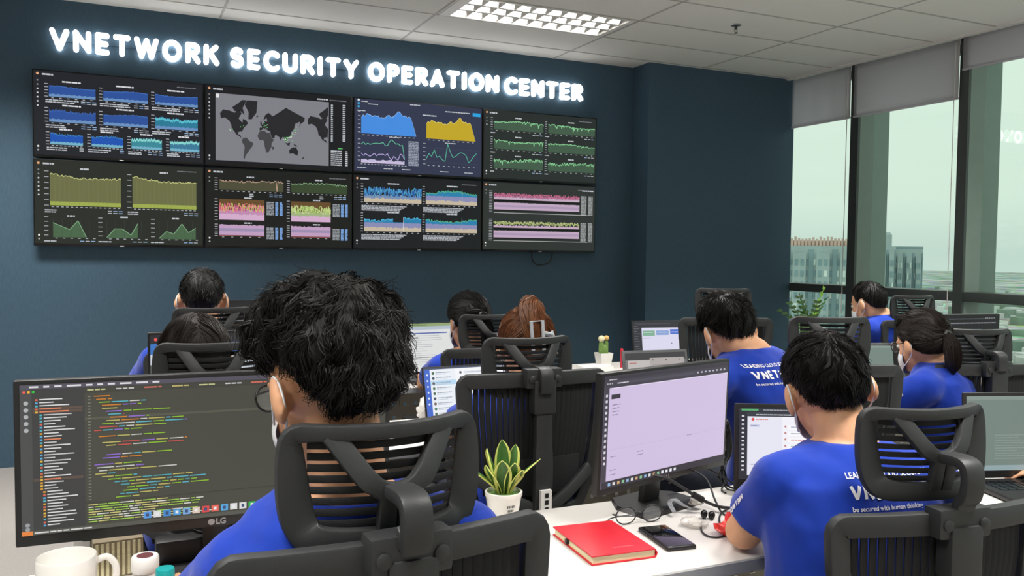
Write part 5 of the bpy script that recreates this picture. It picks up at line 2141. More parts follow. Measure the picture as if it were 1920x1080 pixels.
def scr_chat(d):
    d.rect(0, 0, 1, 1, '#dfe6ee', 1)
    d.rect(0, 0, 1, 0.10, '#2a2c33', 2)
    for k, cc in enumerate(('#ff5f57', '#febc2e', '#28c840')):
        d.disc(0.03 + k * 0.035, 0.05, 0.010, cc, 3, 8)
    d.rect(0, 0.10, 1, 0.22, '#3f7fd0', 2)
    d.disc(0.07, 0.16, 0.025, '#d8e8f8', 3, 10)
    d.rect(0, 0.34, 0.4, 1, '#5a6258', 3)
    for k in range(8):
        d.dash(0.45, 0.3 + k * 0.08, 0.4, 0.02, '#9aa4b0', 3)


def scr_black(d):
    d.rect(0, 0, 1, 1, '#17191d', 1)
    for k in range(12):
        d.dash(0.05, 0.1 + k * 0.07, d.r.uniform(0.2, 0.7), 0.014, '#7d5a50' if k % 3 else '#9a9ea4', 3)


M_lcd2 = screen_mat('matt_lit_screen', 1.0, rough=0.45, base=0.02, spec=0.3)
monitor('monitor', 'wide black monitor full of coloured program code, at the left', (0.172, 1.775, 0.998), -1.5, 0.705, 0.312, scr_code, tilt=-2, bezel=(0.011, 0.011, 0.008, 0.022), seed=4, k=0.85, logo='LG', screen=M_lcd2, neck=0.05, base=(0.22, 0.16))
monitor('monitor', 'black monitor with a blank lilac page on screen', (1.262, 1.790, 0.970), 15.5, 0.500, 0.295, scr_lilac, tilt=-2, bezel=(0.010, 0.010, 0.008, 0.016), seed=5, k=1.0, logo='DELL', screen=M_lcd2, neck=0.062, base=(0.225, 0.16))
monitor('monitor', 'dark screened monitor in front of the woman with glasses, against the windows', (3.64, 2.86, 0.975), -7, 0.62, 0.30, scr_dark, tilt=-1, seed=6, k=0.5, screen=M_lcd2)
monitor('monitor', 'monitor with a blue and white chat page, mostly hidden behind a headrest, left', (0.340, 2.93, 0.975), 0, 0.53, 0.31, scr_chat, tilt=-2, seed=7, k=0.8, screen=M_lcd2)
monitor('monitor', 'black monitor just right of the man with very short hair, far left', (0.515, 4.14, 1.01), 0, 0.50, 0.30, scr_black, tilt=-1, seed=8, k=0.6, screen=M_lcd2)
M_grey = mat('grey_laptop_shell', '#5b5e60', 0.4, metal=0.3, var=0.05)
laptop('black laptop with a white page and red icon, on the front desk', (1.648, 1.735), -26, 0.345, 0.233, scr_page, ang=3, seed=11, k=0.95, bezel=0.012, bot=0.030, screen=M_lcd2)
laptop('black laptop with a pale green blank screen, cut off at the right edge', (2.36, 1.600), -18, 0.36, 0.245, scr_teal, ang=4, seed=12, k=0.9, casing=M_black, bezel=0.010, bot=0.022)
laptop('laptop showing a list of mails beside a blue strip, in the middle row', (1.215, 3.010), 4, 0.37, 0.200, scr_mail, ang=14, seed=13, k=1.0, bezel=0.006, bot=0.012, screen=M_lcd2)
laptop('grey laptop with two overlapping beige windows, left of the bowed man', (2.125, 3.085), -4, 0.325, 0.215, scr_windows2, ang=12, seed=14, k=0.8, casing=M_grey, bezel=0.012, bot=0.016, screen=M_lcd2)
laptop('grey laptop with an empty pale green screen, right of the bowed man\'s chair', (3.22, 2.93), -20, 0.34, 0.225, scr_teal, ang=10, seed=15, k=1.0, casing=M_grey, bezel=0.014, bot=0.016)
laptop('black laptop with green and blue blocks on a white page, in the far row', (2.93, 4.255), -8, 0.345, 0.235, scr_split, ang=10, seed=16, k=0.95, bezel=0.008, bot=0.014, screen=M_lcd2)
laptop('open laptop with a green bar above a white page, in front of the sleek ponytail', (1.43, 4.155), 6, 0.335, 0.265, scr_list, ang=10, seed=17, k=0.85, bezel=0.006, bot=0.012, screen=M_lcd2)

# ------------------------------------------------------------------ plants
M_leaf = mat('sansevieria_green', '#3f6b2c', 0.4, var=0.35, scale=50, stretch=(1, 1, 0.25))
M_leafy = mat('sansevieria_yellow_edge', '#c9cf6a', 0.45, var=0.12, scale=40)
M_soil = mat('potting_soil', '#3a2c20', 0.95, var=0.4, scale=150, bump=0.8)
M_moss = mat('green_moss', '#52732f', 0.95, var=0.4, scale=200, bump=0.8)
DZ = 0.75


def sans_leaf(ang, lean, L, W, twist):
    """pointed folded blade with a yellow margin"""
    b = MB()
    n = 12
    D = Vector((math.cos(ang), math.sin(ang), 0))
    side = Vector((-D.y, D.x, 0))
    cols = (-1, -0.72, -0.35, 0, 0.35, 0.72, 1)
    vs = []
    for i in range(n + 1):
        t = i / n
        wdt = W * (0.45 + 1.1 * t) * (1 - t ** 3) ** 0.9 * 0.9 + 0.0008
        if t > 0.98:
            wdt = 0.0006
        c = D * (0.008 + lean * t ** 1.4 * L) + Vector((0, 0, L * t * (1 - 0.22 * lean * t)))
        sd = (side * math.cos(twist * t) + D * math.sin(twist * t)).normalized()
        nn = sd.cross(Vector((0, 0, 1)))
        for q in cols:
            vs.append(c + sd * (wdt * q) - nn * (wdt * 0.55 * q * q) * -1)
    m = len(cols)
    for i in range(n):
        for j in range(m - 1):
            b.mi = 1 if j in (0, m - 2) else 0
            b.add([], [])
            b.f.append([i * m + j, i * m + j + 1, (i + 1) * m + j + 1, (i + 1) * m + j])
            b.m.append(b.mi)
            b.c.append((1, 1, 1))
    b.v = [Vector(v) for v in vs]
    return b


t = thing('potted_plant', 'snake plant with yellow edged leaves in a white pot on the front desk', 'plant', (0.835, 1.855, DZ))
b = MB()
b.lathe([(0.0, 0.001), (0.031, 0.0), (0.034, 0.006), (0.043, 0.062), (0.0455, 0.066), (0.0455, 0.074), (0.041, 0.075), (0.040, 0.066), (0.0, 0.064)], 36, cap0=False, cap1=False)
pot = b.build('pot', M_ceramic, t)
b = MB()
for k, (a0, z, w_) in enumerate(((-0.55, 0.043, 0.5), (-0.5, 0.033, 0.4), (-0.45, 0.023, 0.45))):
    for q in range(5):
        a = R(-70) + a0 + q * w_ / 5
        r0 = 0.034 + (z - 0.006) / 0.056 * 0.009 + 0.0004
        b.add([(r0 * math.cos(a), r0 * math.sin(a), z), (r0 * math.cos(a + w_ / 7), r0 * math.sin(a + w_ / 7), z), ((r0 + 0.0008) * math.cos(a + w_ / 7), (r0 + 0.0008) * math.sin(a + w_ / 7), z + 0.006), ((r0 + 0.0008) * math.cos(a), (r0 + 0.0008) * math.sin(a), z + 0.006)], [(0, 1, 2, 3)])
b.build('printed_mark', M_mulld, pot, smooth=False)
b = MB()
b.lathe([(0.0, 0.072), (0.02, 0.071), (0.041, 0.066)], 24)
b.build('moss', M_moss, t)
for k, (a, ln, L, W, tw) in enumerate(((200, 0.55, 0.105, 0.017, 0.3), (150, 0.28, 0.135, 0.018, -0.4), (80, 0.10, 0.150, 0.019, 0.6), (20, 0.25, 0.140, 0.017, -0.3), (335, 0.75, 0.120, 0.012, 0.4), (285, 0.35, 0.105, 0.020, 0.2), (240, 0.35, 0.115, 0.020, -0.2), (310, 0.55, 0.085, 0.016, 0.5), (170, 0.85, 0.09, 0.014, 0.2), (60, 0.5, 0.11, 0.015, 0.0))):
    o = sans_leaf(R(a), ln, L * 0.88, W * 1.3, tw).build('leaf', [M_leaf, M_leafy], t, (0, 0, 0.066), angle=60)
    md = o.modifiers.new('s', 'SOLIDIFY')
    md.thickness = 0.0016

t = thing('potted_cactus', 'small cactus with two round pale tops in a white square pot', 'plant', (2.49, 4.17, DZ))
b = MB()
b.add([(-0.028, -0.028, 0), (0.028, -0.028, 0), (0.028, 0.028, 0), (-0.028, 0.028, 0), (-0.040, -0.040, 0.085), (0.040, -0.040, 0.085), (0.040, 0.040, 0.085), (-0.040, 0.040, 0.085), (-0.035, -0.035, 0.085), (0.035, -0.035, 0.085), (0.035, 0.035, 0.085), (-0.035, 0.035, 0.085), (-0.033, -0.033, 0.07), (0.033, -0.033, 0.07), (0.033, 0.033, 0.07), (-0.033, 0.033, 0.07)],
      [(3, 2, 1, 0)] + [(i, (i + 1) % 4, (i + 1) % 4 + 4, i + 4) for i in range(4)] + [(i + 4, (i + 1) % 4 + 4, (i + 1) % 4 + 8, i + 8) for i in range(4)] + [(i + 8, (i + 1) % 4 + 8, (i + 1) % 4 + 12, i + 12) for i in range(4)] + [(12, 13, 14, 15)])
b.build('pot', M_ceramic, t, smooth=False)
M_cac = mat('cactus_green', '#6f8f4a', 0.6, var=0.25, scale=60)
M_cact = mat('cactus_cream_top', '#d8cfa8', 0.9, var=0.2, scale=200, bump=0.8)
M_cacy = mat('cactus_yellow_top', '#d8ac6c', 0.9, var=0.2, scale=200, bump=0.8)
for (x, y, h, r, top) in ((-0.016, 0.0, 0.085, 0.013, M_cact), (0.020, 0.006, 0.088, 0.010, M_cacy), (0.0, -0.012, 0.06, 0.012, None), (0.010, 0.016, 0.05, 0.010, None)):
    b = MB()
    vs, fs = [], []
    n = 20
    for i in range(9):
        z = h * i / 8
        rr = r * (1.0 if i < 7 else (0.8 if i == 7 else 0.3))
        for q in range(n):
            k = rr * (1 + 0.14 * math.cos(q * PI))
            vs.append((x + k * math.cos(2 * PI * q / n), y + k * math.sin(2 * PI * q / n), 0.072 + z))
    for i in range(8):
        for q in range(n):
            fs.append((i * n + q, i * n + (q + 1) % n, (i + 1) * n + (q + 1) % n, (i + 1) * n + q))
    fs.append(tuple(8 * n + q for q in range(n)))
    b.add(vs, fs)
    so = b.build('stem', M_cac, t)
    if top:
        b = MB()
        b.ell((x, y, 0.072 + h + 0.008), (0.019, 0.019, 0.018) if top is M_cact else (0.016, 0.016, 0.014), 18, 12)
        b.build('cactus_head', top, so)

t = thing('potted_plant', 'leafy green plant on the far desk in front of the window corner', 'plant', (4.02, 4.17, DZ))
b = MB()
b.lathe([(0.0, 0.0), (0.055, 0.0), (0.07, 0.11), (0.073, 0.12), (0.066, 0.12), (0.062, 0.105), (0.0, 0.10)], 28, cap0=False, cap1=False)
b.build('pot', M_ceramic, t)
M_zz = mat('glossy_leaf_green', '#3d6a2c', 0.35, var=0.3, scale=30)
M_zz2 = mat('young_leaf_green', '#7fb03a', 0.4, var=0.2, scale=30)
rnd = random.Random(5)
for k, (a, ln, L) in enumerate(((175, 0.55, 0.28), (190, 0.35, 0.31), (160, 0.8, 0.24), (350, 0.25, 0.36), (10, 0.5, 0.30), (250, 0.35, 0.28), (90, 0.3, 0.32), (215, 0.9, 0.22))):
    D = Vector((math.cos(R(a)), math.sin(R(a)), 0))
    path = [Vector((0, 0, 0.09)) + D * (ln * L * u ** 1.5) + Vector((0, 0, L * u * (1 - 0.2 * ln * u))) for u in [i / 8 for i in range(9)]]
    b = MB()
    b.tube(path, [0.006 * (1 - 0.7 * i / 8) for i in range(9)], 6)
    b.mi = 0
    for i in range(2, 9):
        for s_ in (-1, 1):
            p = path[i]
            tg = (path[min(i + 1, 8)] - path[i - 1]).normalized()
            sd = tg.cross(Vector((0.2, 0.3, 1))).normalized() * s_
            lf = (sd * 0.75 + tg * 0.75).normalized()
            wv = lf.cross(tg.cross(sd)).normalized()
            l_ = 0.052 * (1.05 - 0.05 * i)
            b.add([p, p + lf * l_ * 0.4 + wv * 0.012, p + lf * l_ * 0.8 + wv * 0.008, p + lf * l_, p + lf * l_ * 0.8 - wv * 0.008, p + lf * l_ * 0.4 - wv * 0.012], [(0, 1, 2, 3, 4, 5)])
    b.build('leaf_stem', M_zz2 if k == 3 else M_zz, t)

# ------------------------------------------------------------------ things on the front desk
t = thing('notebook', 'red covered notebook with cream pages lying on the front desk', 'notebook', (0.968, 1.612, DZ), R(-4))
M_red = mat('red_leatherette', '#c81e2c', 0.45, var=0.06, scale=40, bump=0.15, bscale=300)
M_page = mat('cream_paper_edges', '#e3dcb4', 0.9, var=0.12, scale=300, stretch=(0.05, 0.05, 1))
nw, nh = 0.152, 0.205
b = MB()
b.box(-nw / 2 + 0.004, -nh / 2 + 0.004, 0.003, nw / 2 - 0.001, nh / 2 - 0.004, 0.017)
b.build('page_block', M_page, t, smooth=False)
b = MB()
b.sweep(bez([(nw / 2 - 0.002, 0, 0.0015), (nw / 2 + 0.003, 0, 0.010), (nw / 2 - 0.002, 0, 0.0195)], 5), nh, 0.002, lambda i: Vector((1, 0, 0.01)), ch=0.2)
b.box(-nw / 2, -nh / 2, 0.0, nw / 2 - 0.001, nh / 2, 0.003, bev=0.0012)
b.box(-nw / 2, -nh / 2, 0.0175, nw / 2 - 0.001, nh / 2, 0.0205, bev=0.0012)
b.build('cover', M_red, t)
b = MB()
b.box(-nw / 2 - 0.003, 0.02, 0.006, -nw / 2 + 0.004, 0.03, 0.016)
b.build('elastic_loop', M_black, t, smooth=False)
me = text_mesh('VNETWORK', 0.009, 0.0003)
for v in me.vertices:
    v.co = (v.co.x - 0.01, v.co.y - 0.072, 0.0207)
link('embossed_text', me, mat('pale_red_foil', '#d8646a', 0.4), t)

t = thing('phone', 'black phone lying face up beside the red notebook', 'phone', (1.124, 1.592, DZ), R(-7))
b = MB()
b.box(-0.036, -0.073, 0.0, 0.036, 0.073, 0.0105, bev=0.0045, seg=3)
b.build('case', M_black, t)
b = MB()
b.box(-0.032, -0.069, 0.0100, 0.032, 0.069, 0.0109, bev=0.0004)
b.build('glass_screen', mat('black_glass', '#060708', 0.08, coat=0.5), t)
b = MB()
b.box(-0.037, 0.02, 0.004, -0.0355, 0.045, 0.0075)
b.build('side_button', M_gloss, t, smooth=False)

t = thing('eyeglasses', 'thin framed eyeglasses folded in front of the monitor stand', 'glasses', (1.13, 1.716, DZ), R(-6))
for s_ in (-1, 1):
    b = MB()
    ring = [(s_ * 0.035 + 0.026 * math.cos(2 * PI * k / 24), -0.002 * abs(math.cos(2 * PI * k / 24)), 0.0225 + 0.0205 * math.sin(2 * PI * k / 24)) for k in range(24)]
    b.tube(ring, 0.0016, 6, closed=True)
    rm = b.build('rim', M_black, t)
    b = MB()
    b.add(ring, [tuple(range(24))])
    b.build('lens', M_lens, rm)
b = MB()
b.tube(bez([(-0.010, 0, 0.027), (0, -0.004, 0.030), (0.010, 0, 0.027)], 4), 0.0014, 6)
b.build('bridge', M_black, t)
for s_ in (-1, 1):
    b = MB()
    b.tube(bez([(s_ * 0.061, 0, 0.027), (s_ * 0.066, 0.006, 0.026), (s_ * 0.04, 0.020 + 0.006 * (s_ + 1), 0.015), (-s_ * 0.045, 0.030 + 0.006 * (s_ + 1), 0.006), (-s_ * 0.070, 0.028, 0.004)], 5), 0.0016, 6)
    b.build('temple', M_black, t)

# cables round the monitor stand
def cord(label, pts, r=0.0026, name='cable', m=None):
    b = MB()
    b.tube(bez(pts, 7), r, 7)
    return tag(b.build(name, m or M_black), label, 'cable')


t = thing('video_cable', 'thick black cable with a ferrite lump, arching in front of the lilac monitor\'s stand', 'cable', (1.30, 1.83, DZ))
b = MB()
b.tube(bez([(-0.10, -0.03, 0.095), (-0.065, -0.07, 0.090), (-0.025, -0.095, 0.065), (0.012, -0.110, 0.040), (0.065, -0.120, 0.016), (0.13, -0.130, 0.0065)], 7), 0.0042, 8)
b.build('cord', M_black, t)
b = MB()
b.sweep([(-0.004, -0.104, 0.050), (0.020, -0.112, 0.036)], 0.018, 0.016, (0, 0, 1), ch=0.35)
b.build('ferrite_core', M_black, t)
b = MB()
b.sweep([(0.122, -0.129, 0.009), (0.158, -0.133, 0.008)], 0.016, 0.012, (0, 0, 1), ch=0.25)
b.build('plug', M_gloss, t)
cord('thin black cable looping over the stand base towards the small laptop', [(1.33, 1.88, 0.80), (1.35, 1.84, 0.835), (1.375, 1.78, 0.82), (1.372, 1.735, 0.775), (1.362, 1.690, 0.754), (1.385, 1.672, 0.754), (1.41, 1.69, 0.754)])
cord('thin black cable curving between the lilac monitor and the small laptop', [(1.33, 1.88, 0.785), (1.42, 1.89, 0.82), (1.50, 1.86, 0.79), (1.53, 1.82, 0.755), (1.50, 1.78, 0.754)])
t = thing('earphones', 'black earphones with a looped wire beside the red packet', 'earphones', (1.265, 1.60, DZ))
b = MB()
b.tube(bez([(0.03, 0.075, 0.004), (0.00, 0.05, 0.003), (-0.035, 0.0, 0.003), (-0.040, -0.035, 0.003), (-0.012, -0.045, 0.003), (0.03, -0.012, 0.006), (0.04, 0.03, 0.004), (0.10, 0.10, 0.003), (0.17, 0.135, 0.003)], 7), 0.0022, 7)
b.build('wire', M_black, t)
for (x, y, z) in ((0.035, 0.085, 0.012), (0.05, 0.075, 0.010)):
    b = MB()
    b.ell((x, y, z), (0.009, 0.008, 0.011), 12, 8)
    b.tube([(x, y, z - 0.002), (x - 0.008, y - 0.012, 0.004)], 0.0035, 8)
    b.build('ear_bud', M_gloss, t)
# coiled cable bundle hanging beside the lilac screen
t = thing('cable_bundle', 'tangled bundle of black cables hanging behind the lilac monitor\'s right edge', 'cable', (1.52, 1.90, DZ))
for k in range(5):
    b = MB()
    a = 0.5 * k
    rr = 0.030 + 0.004 * k
    b.tube([(0.004 * k + 0.018 * math.cos(2 * PI * q / 24 + a), 0.006 * math.sin(2 * PI * q / 12 + k), 0.115 + 0.004 * k + (0.045 + 0.003 * k) * math.sin(2 * PI * q / 24 + a)) for q in range(24)], 0.0028, 6, closed=True)
    b.build('coil', M_black, t)
for k in range(3):
    b = MB()
    b.tube(bez([(0.005 * k, 0.0, 0.07), (0.01 - 0.012 * k, -0.01, 0.03), (0.02 * k - 0.02, -0.03, 0.003), (0.05 * k - 0.03, -0.06, 0.003)], 5), 0.0028, 6)
    b.build('cord_end', M_black, t)
b = MB()
b.box(-0.012, -0.006, 0.062, 0.016, 0.008, 0.078, bev=0.003)
b.build('cable_tie', M_gloss, t)

rnd = random.Random(9)
M_redp = mat('red_film', '#e0352c', 0.25, var=0.12, scale=60)


def crumple(name, label, c, r, sq, m, seed, cat):
    b = MB()
    b.ell((0, 0, r * sq), (r, r * 0.8, r * sq), 22, 14)
    for i, v in enumerate(b.v):
        k = 1 + 0.45 * noise.noise(v * (2.6 / r) * 0.5 + Vector((seed, 0, 0))) + 0.25 * noise.noise(v * (6 / r) * 0.5)
        b.v[i] = Vector((v.x * k, v.y * k, max(0.0005, v.z * k)))
    o = b.build(name, m, None, c, angle=25)
    return tag(o, label, cat)


crumple('snack_packet', 'crumpled red packet by the elbow on the front desk', (1.283, 1.556, DZ), 0.038, 0.62, M_redp, 3, 'packet')
M_film = mat('clear_film', '#d8d4cc', 0.2, alpha=0.45, var=0.1)
crumple('plastic_film', 'crumpled clear plastic film behind the red packet', (1.245, 1.645, DZ), 0.034, 0.30, M_film, 6, 'wrapper')
crumple('tissue_scrap', 'crumpled silvery wrapper on the monitor stand base', (1.325, 1.755, DZ + 0.0115), 0.020, 0.45, mat('foil', '#a5a29a', 0.6, metal=0.1, var=0.15), 8, 'wrapper')
t = thing('wire_loop', 'pale grey flat cable curled on the monitor stand base', 'cable', (1.262, 1.755, DZ + 0.0115))
for k in range(3):
    b = MB()
    b.tube(bez([(-0.03 + 0.004 * k, -0.035, 0.003), (-0.02 + 0.005 * k, 0.0, 0.014), (0.0 + 0.006 * k, 0.012, 0.018), (0.012 + 0.004 * k, -0.008, 0.010), (0.03, -0.02 - 0.004 * k, 0.003)], 5), 0.0018, 6)
    b.build('strand', M_edge, t)

# mug, bottles, ribbed box
t = thing('mug', 'white ceramic mug at the left end of the front desk', 'mug', (-0.092, 1.700, DZ))
b = MB()
b.lathe([(0.0, 0.0), (0.040, 0.0), (0.046, 0.004), (0.049, 0.02), (0.050, 0.094), (0.0485, 0.0965), (0.047, 0.094), (0.046, 0.02), (0.038, 0.006), (0.0, 0.006)], 44, cap0=False, cap1=False)
b.build('cup', M_ceramic, t)
b = MB()
b.sweep(bez([(0.047, 0.004, 0.080), (0.066, 0.004, 0.084), (0.080, 0.004, 0.066), (0.078, 0.004, 0.038), (0.062, 0.004, 0.020), (0.046, 0.004, 0.020)], 6), 0.012, 0.009, (0, 1, 0), ch=0.35)
b.build('handle', M_ceramic, t)
b = MB()
M_mark = mat('dark_mug_print', '#3a3430', 0.5)
b.tube([(0.0505 * math.cos(R(-75) + 0.14 * math.cos(u)), 0.0505 * math.sin(R(-75) + 0.14 * math.cos(u)), 0.040 + 0.010 * math.sin(u)) for u in [2 * PI * k / 18 for k in range(18)]], 0.0018, 6, closed=True)
b.build('printed_mark', M_mark, t)


def bottle(label, c, prof, capprof, m_body, m_cap, m_label, lz, extra=None):
    t = thing('bottle', label, 'bottle', c, R(-60))
    b = MB()
    b.lathe(prof, 32, cap0=False, cap1=False)
    b.build('body', m_body, t)
    b = MB()
    b.lathe(capprof, 36)
    co = b.build('cap', m_cap, t)
    if extra:
        b = MB()
        b.lathe(extra, 28)
        b.build('cap_print', mat('maroon_print', '#6a3a40', 0.5), co)
    b = MB()
    r = max(p[0] for p in prof) + 0.0004
    n = 32
    vs = []
    for k in range(n + 1):
        a = 2 * PI * k / n
        vs += [(r * math.cos(a), r * math.sin(a), lz[0]), (r * math.cos(a), r * math.sin(a), lz[1])]
    b.add(vs, [(2 * k, 2 * k + 2, 2 * k + 3, 2 * k + 1) for k in range(n)])
    b.mi = 1
    for k in range(6):
        for q in range(3):
            a = k * 1.05 + q * 0.17
            z = lz[0] + (lz[1] - lz[0]) * (0.25 + 0.25 * q)
            rr = r + 0.0004
            b.add([(rr * math.cos(a), rr * math.sin(a), z), (rr * math.cos(a + 0.4), rr * math.sin(a + 0.4), z), (rr * math.cos(a + 0.4), rr * math.sin(a + 0.4), z + 0.003), (rr * math.cos(a), rr * math.sin(a), z + 0.003)], [(0, 1, 2, 3)])
    b.build('paper_label', [m_label, M_white], t)
    return t


M_redl = mat('red_label', '#b8283c', 0.45, var=0.08)
bottle('white pill bottle with a red label beside the mug', (0.036, 1.640, DZ), [(0.0, 0.0), (0.022, 0.0), (0.0245, 0.004), (0.0245, 0.058), (0.021, 0.068), (0.019, 0.07), (0.019, 0.078), (0.0, 0.078)],
       [(0.0225, 0.072), (0.0235, 0.074), (0.0235, 0.096), (0.0215, 0.099), (0.0, 0.099)], M_white, M_white, M_redl, (0.008, 0.056), [(0.0, 0.0992), (0.014, 0.0992), (0.014, 0.0998), (0.0, 0.0998)])
M_teal = mat('teal_cap', '#159a9c', 0.4, var=0.05)
M_redliq = mat('red_bottle', '#a8323a', 0.25, var=0.1)
bottle('small bottle with a teal screw cap and red label, right of the white bottle', (0.066, 1.565, DZ), [(0.0, 0.0), (0.021, 0.0), (0.023, 0.004), (0.023, 0.055), (0.015, 0.068), (0.013, 0.07), (0.013, 0.078), (0.0, 0.078)],
       [(0.0145, 0.074), (0.0155, 0.075), (0.0155, 0.096), (0.0145, 0.098), (0.0, 0.098)], M_redliq, M_teal, M_redl, (0.008, 0.050))
t = thing('paper_stack', 'beige upright block with ribbed page edges behind the mug', 'box', (-0.01, 1.860, DZ), R(4))
b = MB()
M_rib = mat('beige_card', '#a89a80', 0.85, var=0.1)
b.box(-0.045, -0.03, 0.0, 0.045, 0.03, 0.072)
b.build('block', M_rib, t, smooth=False)
for k in range(9):
    b = MB()
    b.box(-0.041 + k * 0.0095, -0.0335, 0.003, -0.036 + k * 0.0095, -0.0295, 0.069)
    b.build('rib', M_page, t, smooth=False)
t = thing('power_brick', 'black power box under the wide code monitor', 'power adapter', (0.115, 1.862, DZ))
b = MB()
b.box(-0.055, -0.025, 0.0, 0.055, 0.025, 0.055, bev=0.006)
b.build('body', M_black, t)
b = MB()
b.tube(bez([(0.055, 0, 0.03), (0.09, -0.01, 0.05), (0.13, -0.005, 0.02), (0.10, 0.0, 0.005), (0.07, -0.035, 0.004)], 6), 0.0035, 7)
b.build('lead', M_black, t)
cord('black cable drooping beneath the wide code monitor', [(0.10, 1.82, 0.90), (0.13, 1.83, 0.845), (0.17, 1.83, 0.835), (0.215, 1.83, 0.86), (0.235, 1.825, 0.91)], 0.0032)
cord('second black cable drooping beneath the wide code monitor, hanging lower', [(0.09, 1.835, 0.90), (0.125, 1.845, 0.825), (0.18, 1.845, 0.812), (0.225, 1.84, 0.85), (0.245, 1.83, 0.91)], 0.0032)
t = thing('computer_mouse', 'black mouse on the front desk at the right edge', 'mouse', (2.375, 1.590, DZ), R(10))
b = MB()
b.ell((0, 0, 0.012), (0.030, 0.052, 0.021), 20, 14)
for i, v in enumerate(b.v):
    if v.z < 0:
        b.v[i] = Vector((v.x, v.y, 0.0))
b.build('body', M_black, t)
b = MB()
b.lathe([(0.0, -0.0025), (0.007, -0.0025), (0.007, 0.0025), (0.0, 0.0025)], 14, T(0, 0.03, 0.029) @ ry(90))
b.build('scroll_wheel', M_gloss, t)
b = MB()
b.box(-0.15, -0.10, 0, 0.06, 0.10, 0.0015, T(2.36, 1.66, DZ) @ rz(10))
b.v = [v for v in b.v]
tag(b.build('paper_sheet', M_white, smooth=False), 'white paper sheet behind the black mouse', 'paper')
# ------------------------------------------------------------------ things on the other desks
crumple('plastic_bag', 'crumpled white plastic bag left of the mail laptop', (1.075, 3.085, DZ), 0.055, 0.75, mat('white_bag_film', '#dcdcd8', 0.35, var=0.05), 12, 'bag')
t = thing('carton', 'flat white carton lying in front of the cactus pot', 'box', (2.37, 4.06, DZ), R(-6))
b = MB()
b.box(-0.09, -0.05, 0.0, 0.09, 0.05, 0.028, bev=0.002)
b.build('body', M_white, t)
b = MB()
b.box(-0.088, -0.049, 0.028, 0.088, 0.049, 0.031, bev=0.001)
b.build('lid', M_white, t)
t = thing('marker_pen', 'red marker pen standing beside the cactus pot', 'pen', (2.585, 4.13, DZ))
b = MB()
b.lathe([(0.007, 0.0), (0.008, 0.003), (0.008, 0.075)], 14)
b.build('barrel', M_redl, t)
b = MB()
b.lathe([(0.0085, 0.074), (0.0085, 0.105), (0.006, 0.110), (0.0, 0.110)], 14)
b.build('cap', mat('red_pen_cap', '#c02838', 0.35), t)

# ------------------------------------------------------------------ the city outside
GZ = -62.0
M_ground = bpy.data.materials.new('hazy_city_ground')  # pale, low-contrast ground: the distance haze is put into its colour
M_ground.use_nodes = True
g = M_ground.node_tree
pb = g.nodes['Principled BSDF']
pb.inputs['Roughness'].default_value = 1.0
pb.inputs['Specular IOR Level'].default_value = 0.0
tcn = g.nodes.new('ShaderNodeTexCoord')
v1 = g.nodes.new('ShaderNodeTexVoronoi')
v1.inputs['Scale'].default_value = 0.05
n1 = g.nodes.new('ShaderNodeTexNoise')
n1.inputs['Scale'].default_value = 0.012
n1.inputs['Detail'].default_value = 6
rp = g.nodes.new('ShaderNodeValToRGB')
rp.color_ramp.elements[0].position = 0.40
rp.color_ramp.elements[0].color = C('#8f9f97') + (1,)
rp.color_ramp.elements[1].position = 0.62
rp.color_ramp.elements[1].color = C('#ccd2ce') + (1,)
mx2 = g.nodes.new('ShaderNodeMixRGB')
mx2.blend_type = 'SOFT_LIGHT'
mx2.inputs['Fac'].default_value = 0.6
g.links.new(tcn.outputs['Object'], v1.inputs['Vector'])
g.links.new(tcn.outputs['Object'], n1.inputs['Vector'])
g.links.new(n1.outputs['Fac'], rp.inputs[0])
g.links.new(rp.outputs[0], mx2.inputs['Color1'])
g.links.new(v1.outputs['Color'], mx2.inputs['Color2'])
g.links.new(mx2.outputs[0], pb.inputs['Base Color'])
b = MB()
b.box(40, -400, GZ - 1, 3600, 3600, GZ)
struct(b.build('terrain', M_ground, smooth=False))
M_tower = mat('hazy_tower_wall', '#aebcbe', 0.8, var=0.06, scale=0.2)  # haze is painted into the pale tower wall, recess and pane colours
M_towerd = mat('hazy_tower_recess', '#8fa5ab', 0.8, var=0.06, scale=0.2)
M_pane = mat('hazy_tower_window', '#839ea6', 0.5, var=0.2, scale=0.4)
M_bright = mat('tower_bright_window', '#e4ece8', 0.5, var=0.1, scale=0.4)  # paler panes scattered at random, no emission
M_band = mat('tower_roof_sign', '#d8b8ad', 0.8, var=0.1, scale=0.6)


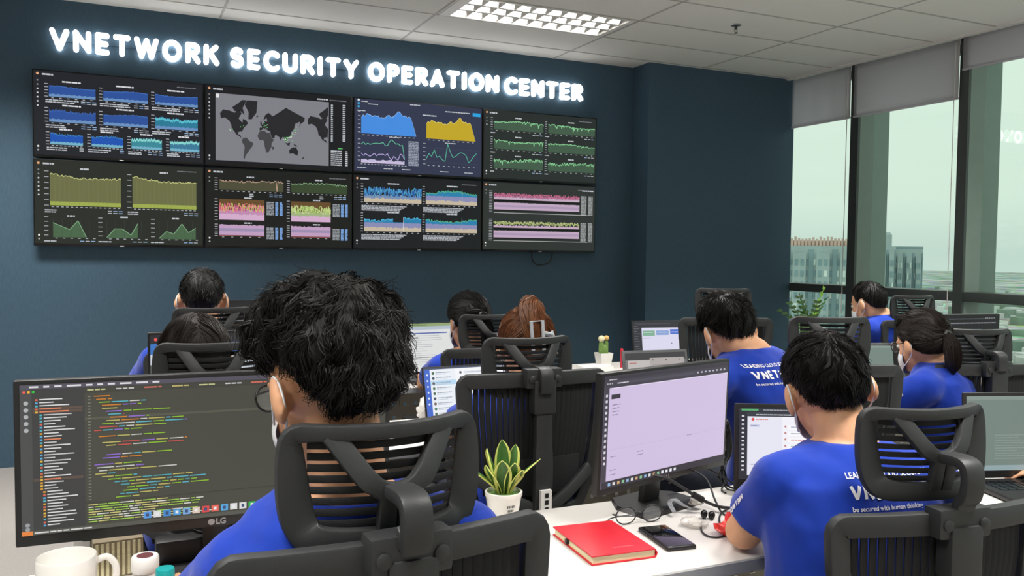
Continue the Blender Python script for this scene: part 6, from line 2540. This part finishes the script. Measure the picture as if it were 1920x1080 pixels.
def tower(label, c, w_, d_, top, yaw, seed, crown):
    rnd = random.Random(seed)
    t = thing('tower_block', label, 'building', (c[0], c[1], GZ), R(yaw), 'apartment towers outside')
    H = top - GZ
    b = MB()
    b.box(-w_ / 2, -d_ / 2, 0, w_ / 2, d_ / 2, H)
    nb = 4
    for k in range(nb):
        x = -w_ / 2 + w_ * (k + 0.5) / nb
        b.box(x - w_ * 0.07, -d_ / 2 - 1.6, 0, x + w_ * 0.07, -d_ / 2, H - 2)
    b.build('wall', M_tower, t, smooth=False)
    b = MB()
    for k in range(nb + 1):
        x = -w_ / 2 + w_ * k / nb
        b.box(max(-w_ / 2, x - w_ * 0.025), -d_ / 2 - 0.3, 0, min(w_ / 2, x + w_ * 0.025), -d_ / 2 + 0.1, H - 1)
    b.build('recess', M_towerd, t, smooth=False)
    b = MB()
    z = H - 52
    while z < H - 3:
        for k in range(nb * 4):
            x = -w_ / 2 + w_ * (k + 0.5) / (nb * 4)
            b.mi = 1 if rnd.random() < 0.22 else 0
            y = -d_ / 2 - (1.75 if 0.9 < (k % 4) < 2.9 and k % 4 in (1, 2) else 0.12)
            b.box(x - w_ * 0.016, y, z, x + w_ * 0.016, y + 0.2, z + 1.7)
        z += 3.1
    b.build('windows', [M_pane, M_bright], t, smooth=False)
    if crown == 'sign':
        b = MB()
        for k in range(26):
            x = -w_ / 2 + w_ * (k + 0.5) / 26
            b.box(x - w_ * 0.013, -d_ / 2 + 1, H, x + w_ * 0.013, -d_ / 2 + 1.3, H + 1.9 + 0.7 * rnd.random())
        b.box(-w_ / 2, -d_ / 2 + 2, H, w_ / 2, d_ / 2, H + 1.5)
        b.build('roof_sign', M_band, t, smooth=False)
    elif crown == 'drum':
        b = MB()
        b.lathe([(w_ * 0.42, H), (w_ * 0.42, H + 3.2), (w_ * 0.36, H + 3.9), (0.0, H + 4.0)], 20)
        b.build('roof_drum', M_tower, t, smooth=False)
    else:
        b = MB()
        b.box(-w_ / 2, -d_ / 2, H, w_ / 2, d_ / 2, H + 0.8)
        b.build('parapet', M_towerd, t, smooth=False)


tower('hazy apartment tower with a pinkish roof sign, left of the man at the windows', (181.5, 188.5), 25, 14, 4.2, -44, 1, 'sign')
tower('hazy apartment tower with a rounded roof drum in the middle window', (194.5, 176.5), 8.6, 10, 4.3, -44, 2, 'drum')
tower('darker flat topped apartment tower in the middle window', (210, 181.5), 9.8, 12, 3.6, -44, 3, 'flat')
M_roof = mat('hazy_rooftop', '#d2d4d2', 0.9, var=0.25, scale=0.02)  # rooftops and trees carry the far haze in their pale colours
M_trees = mat('hazy_tree_green', '#8a9c8e', 0.95, var=0.25, scale=0.05)
rnd = random.Random(77)
b = MB()
for _ in range(2200):
    x = 90 + 1300 * rnd.random() ** 1.7
    y = x * rnd.uniform(0.10, 1.05)
    if 150 < x < 240 and 140 < y < 220:
        continue
    s_ = rnd.uniform(3, 9)
    h = rnd.uniform(3, 9)
    b.mi = rnd.randrange(2)
    b.box(-s_, -s_ * rnd.uniform(0.4, 1), 0, s_, s_ * rnd.uniform(0.4, 1), h, T(x, y, GZ) @ rz(rnd.uniform(0, 90)))
o = b.build('distant_rooftops', [M_roof, M_trees], smooth=False)
tag(o, 'hazy low rooftops and greenery far below the windows', 'rooftops')
o['kind'] = 'stuff'
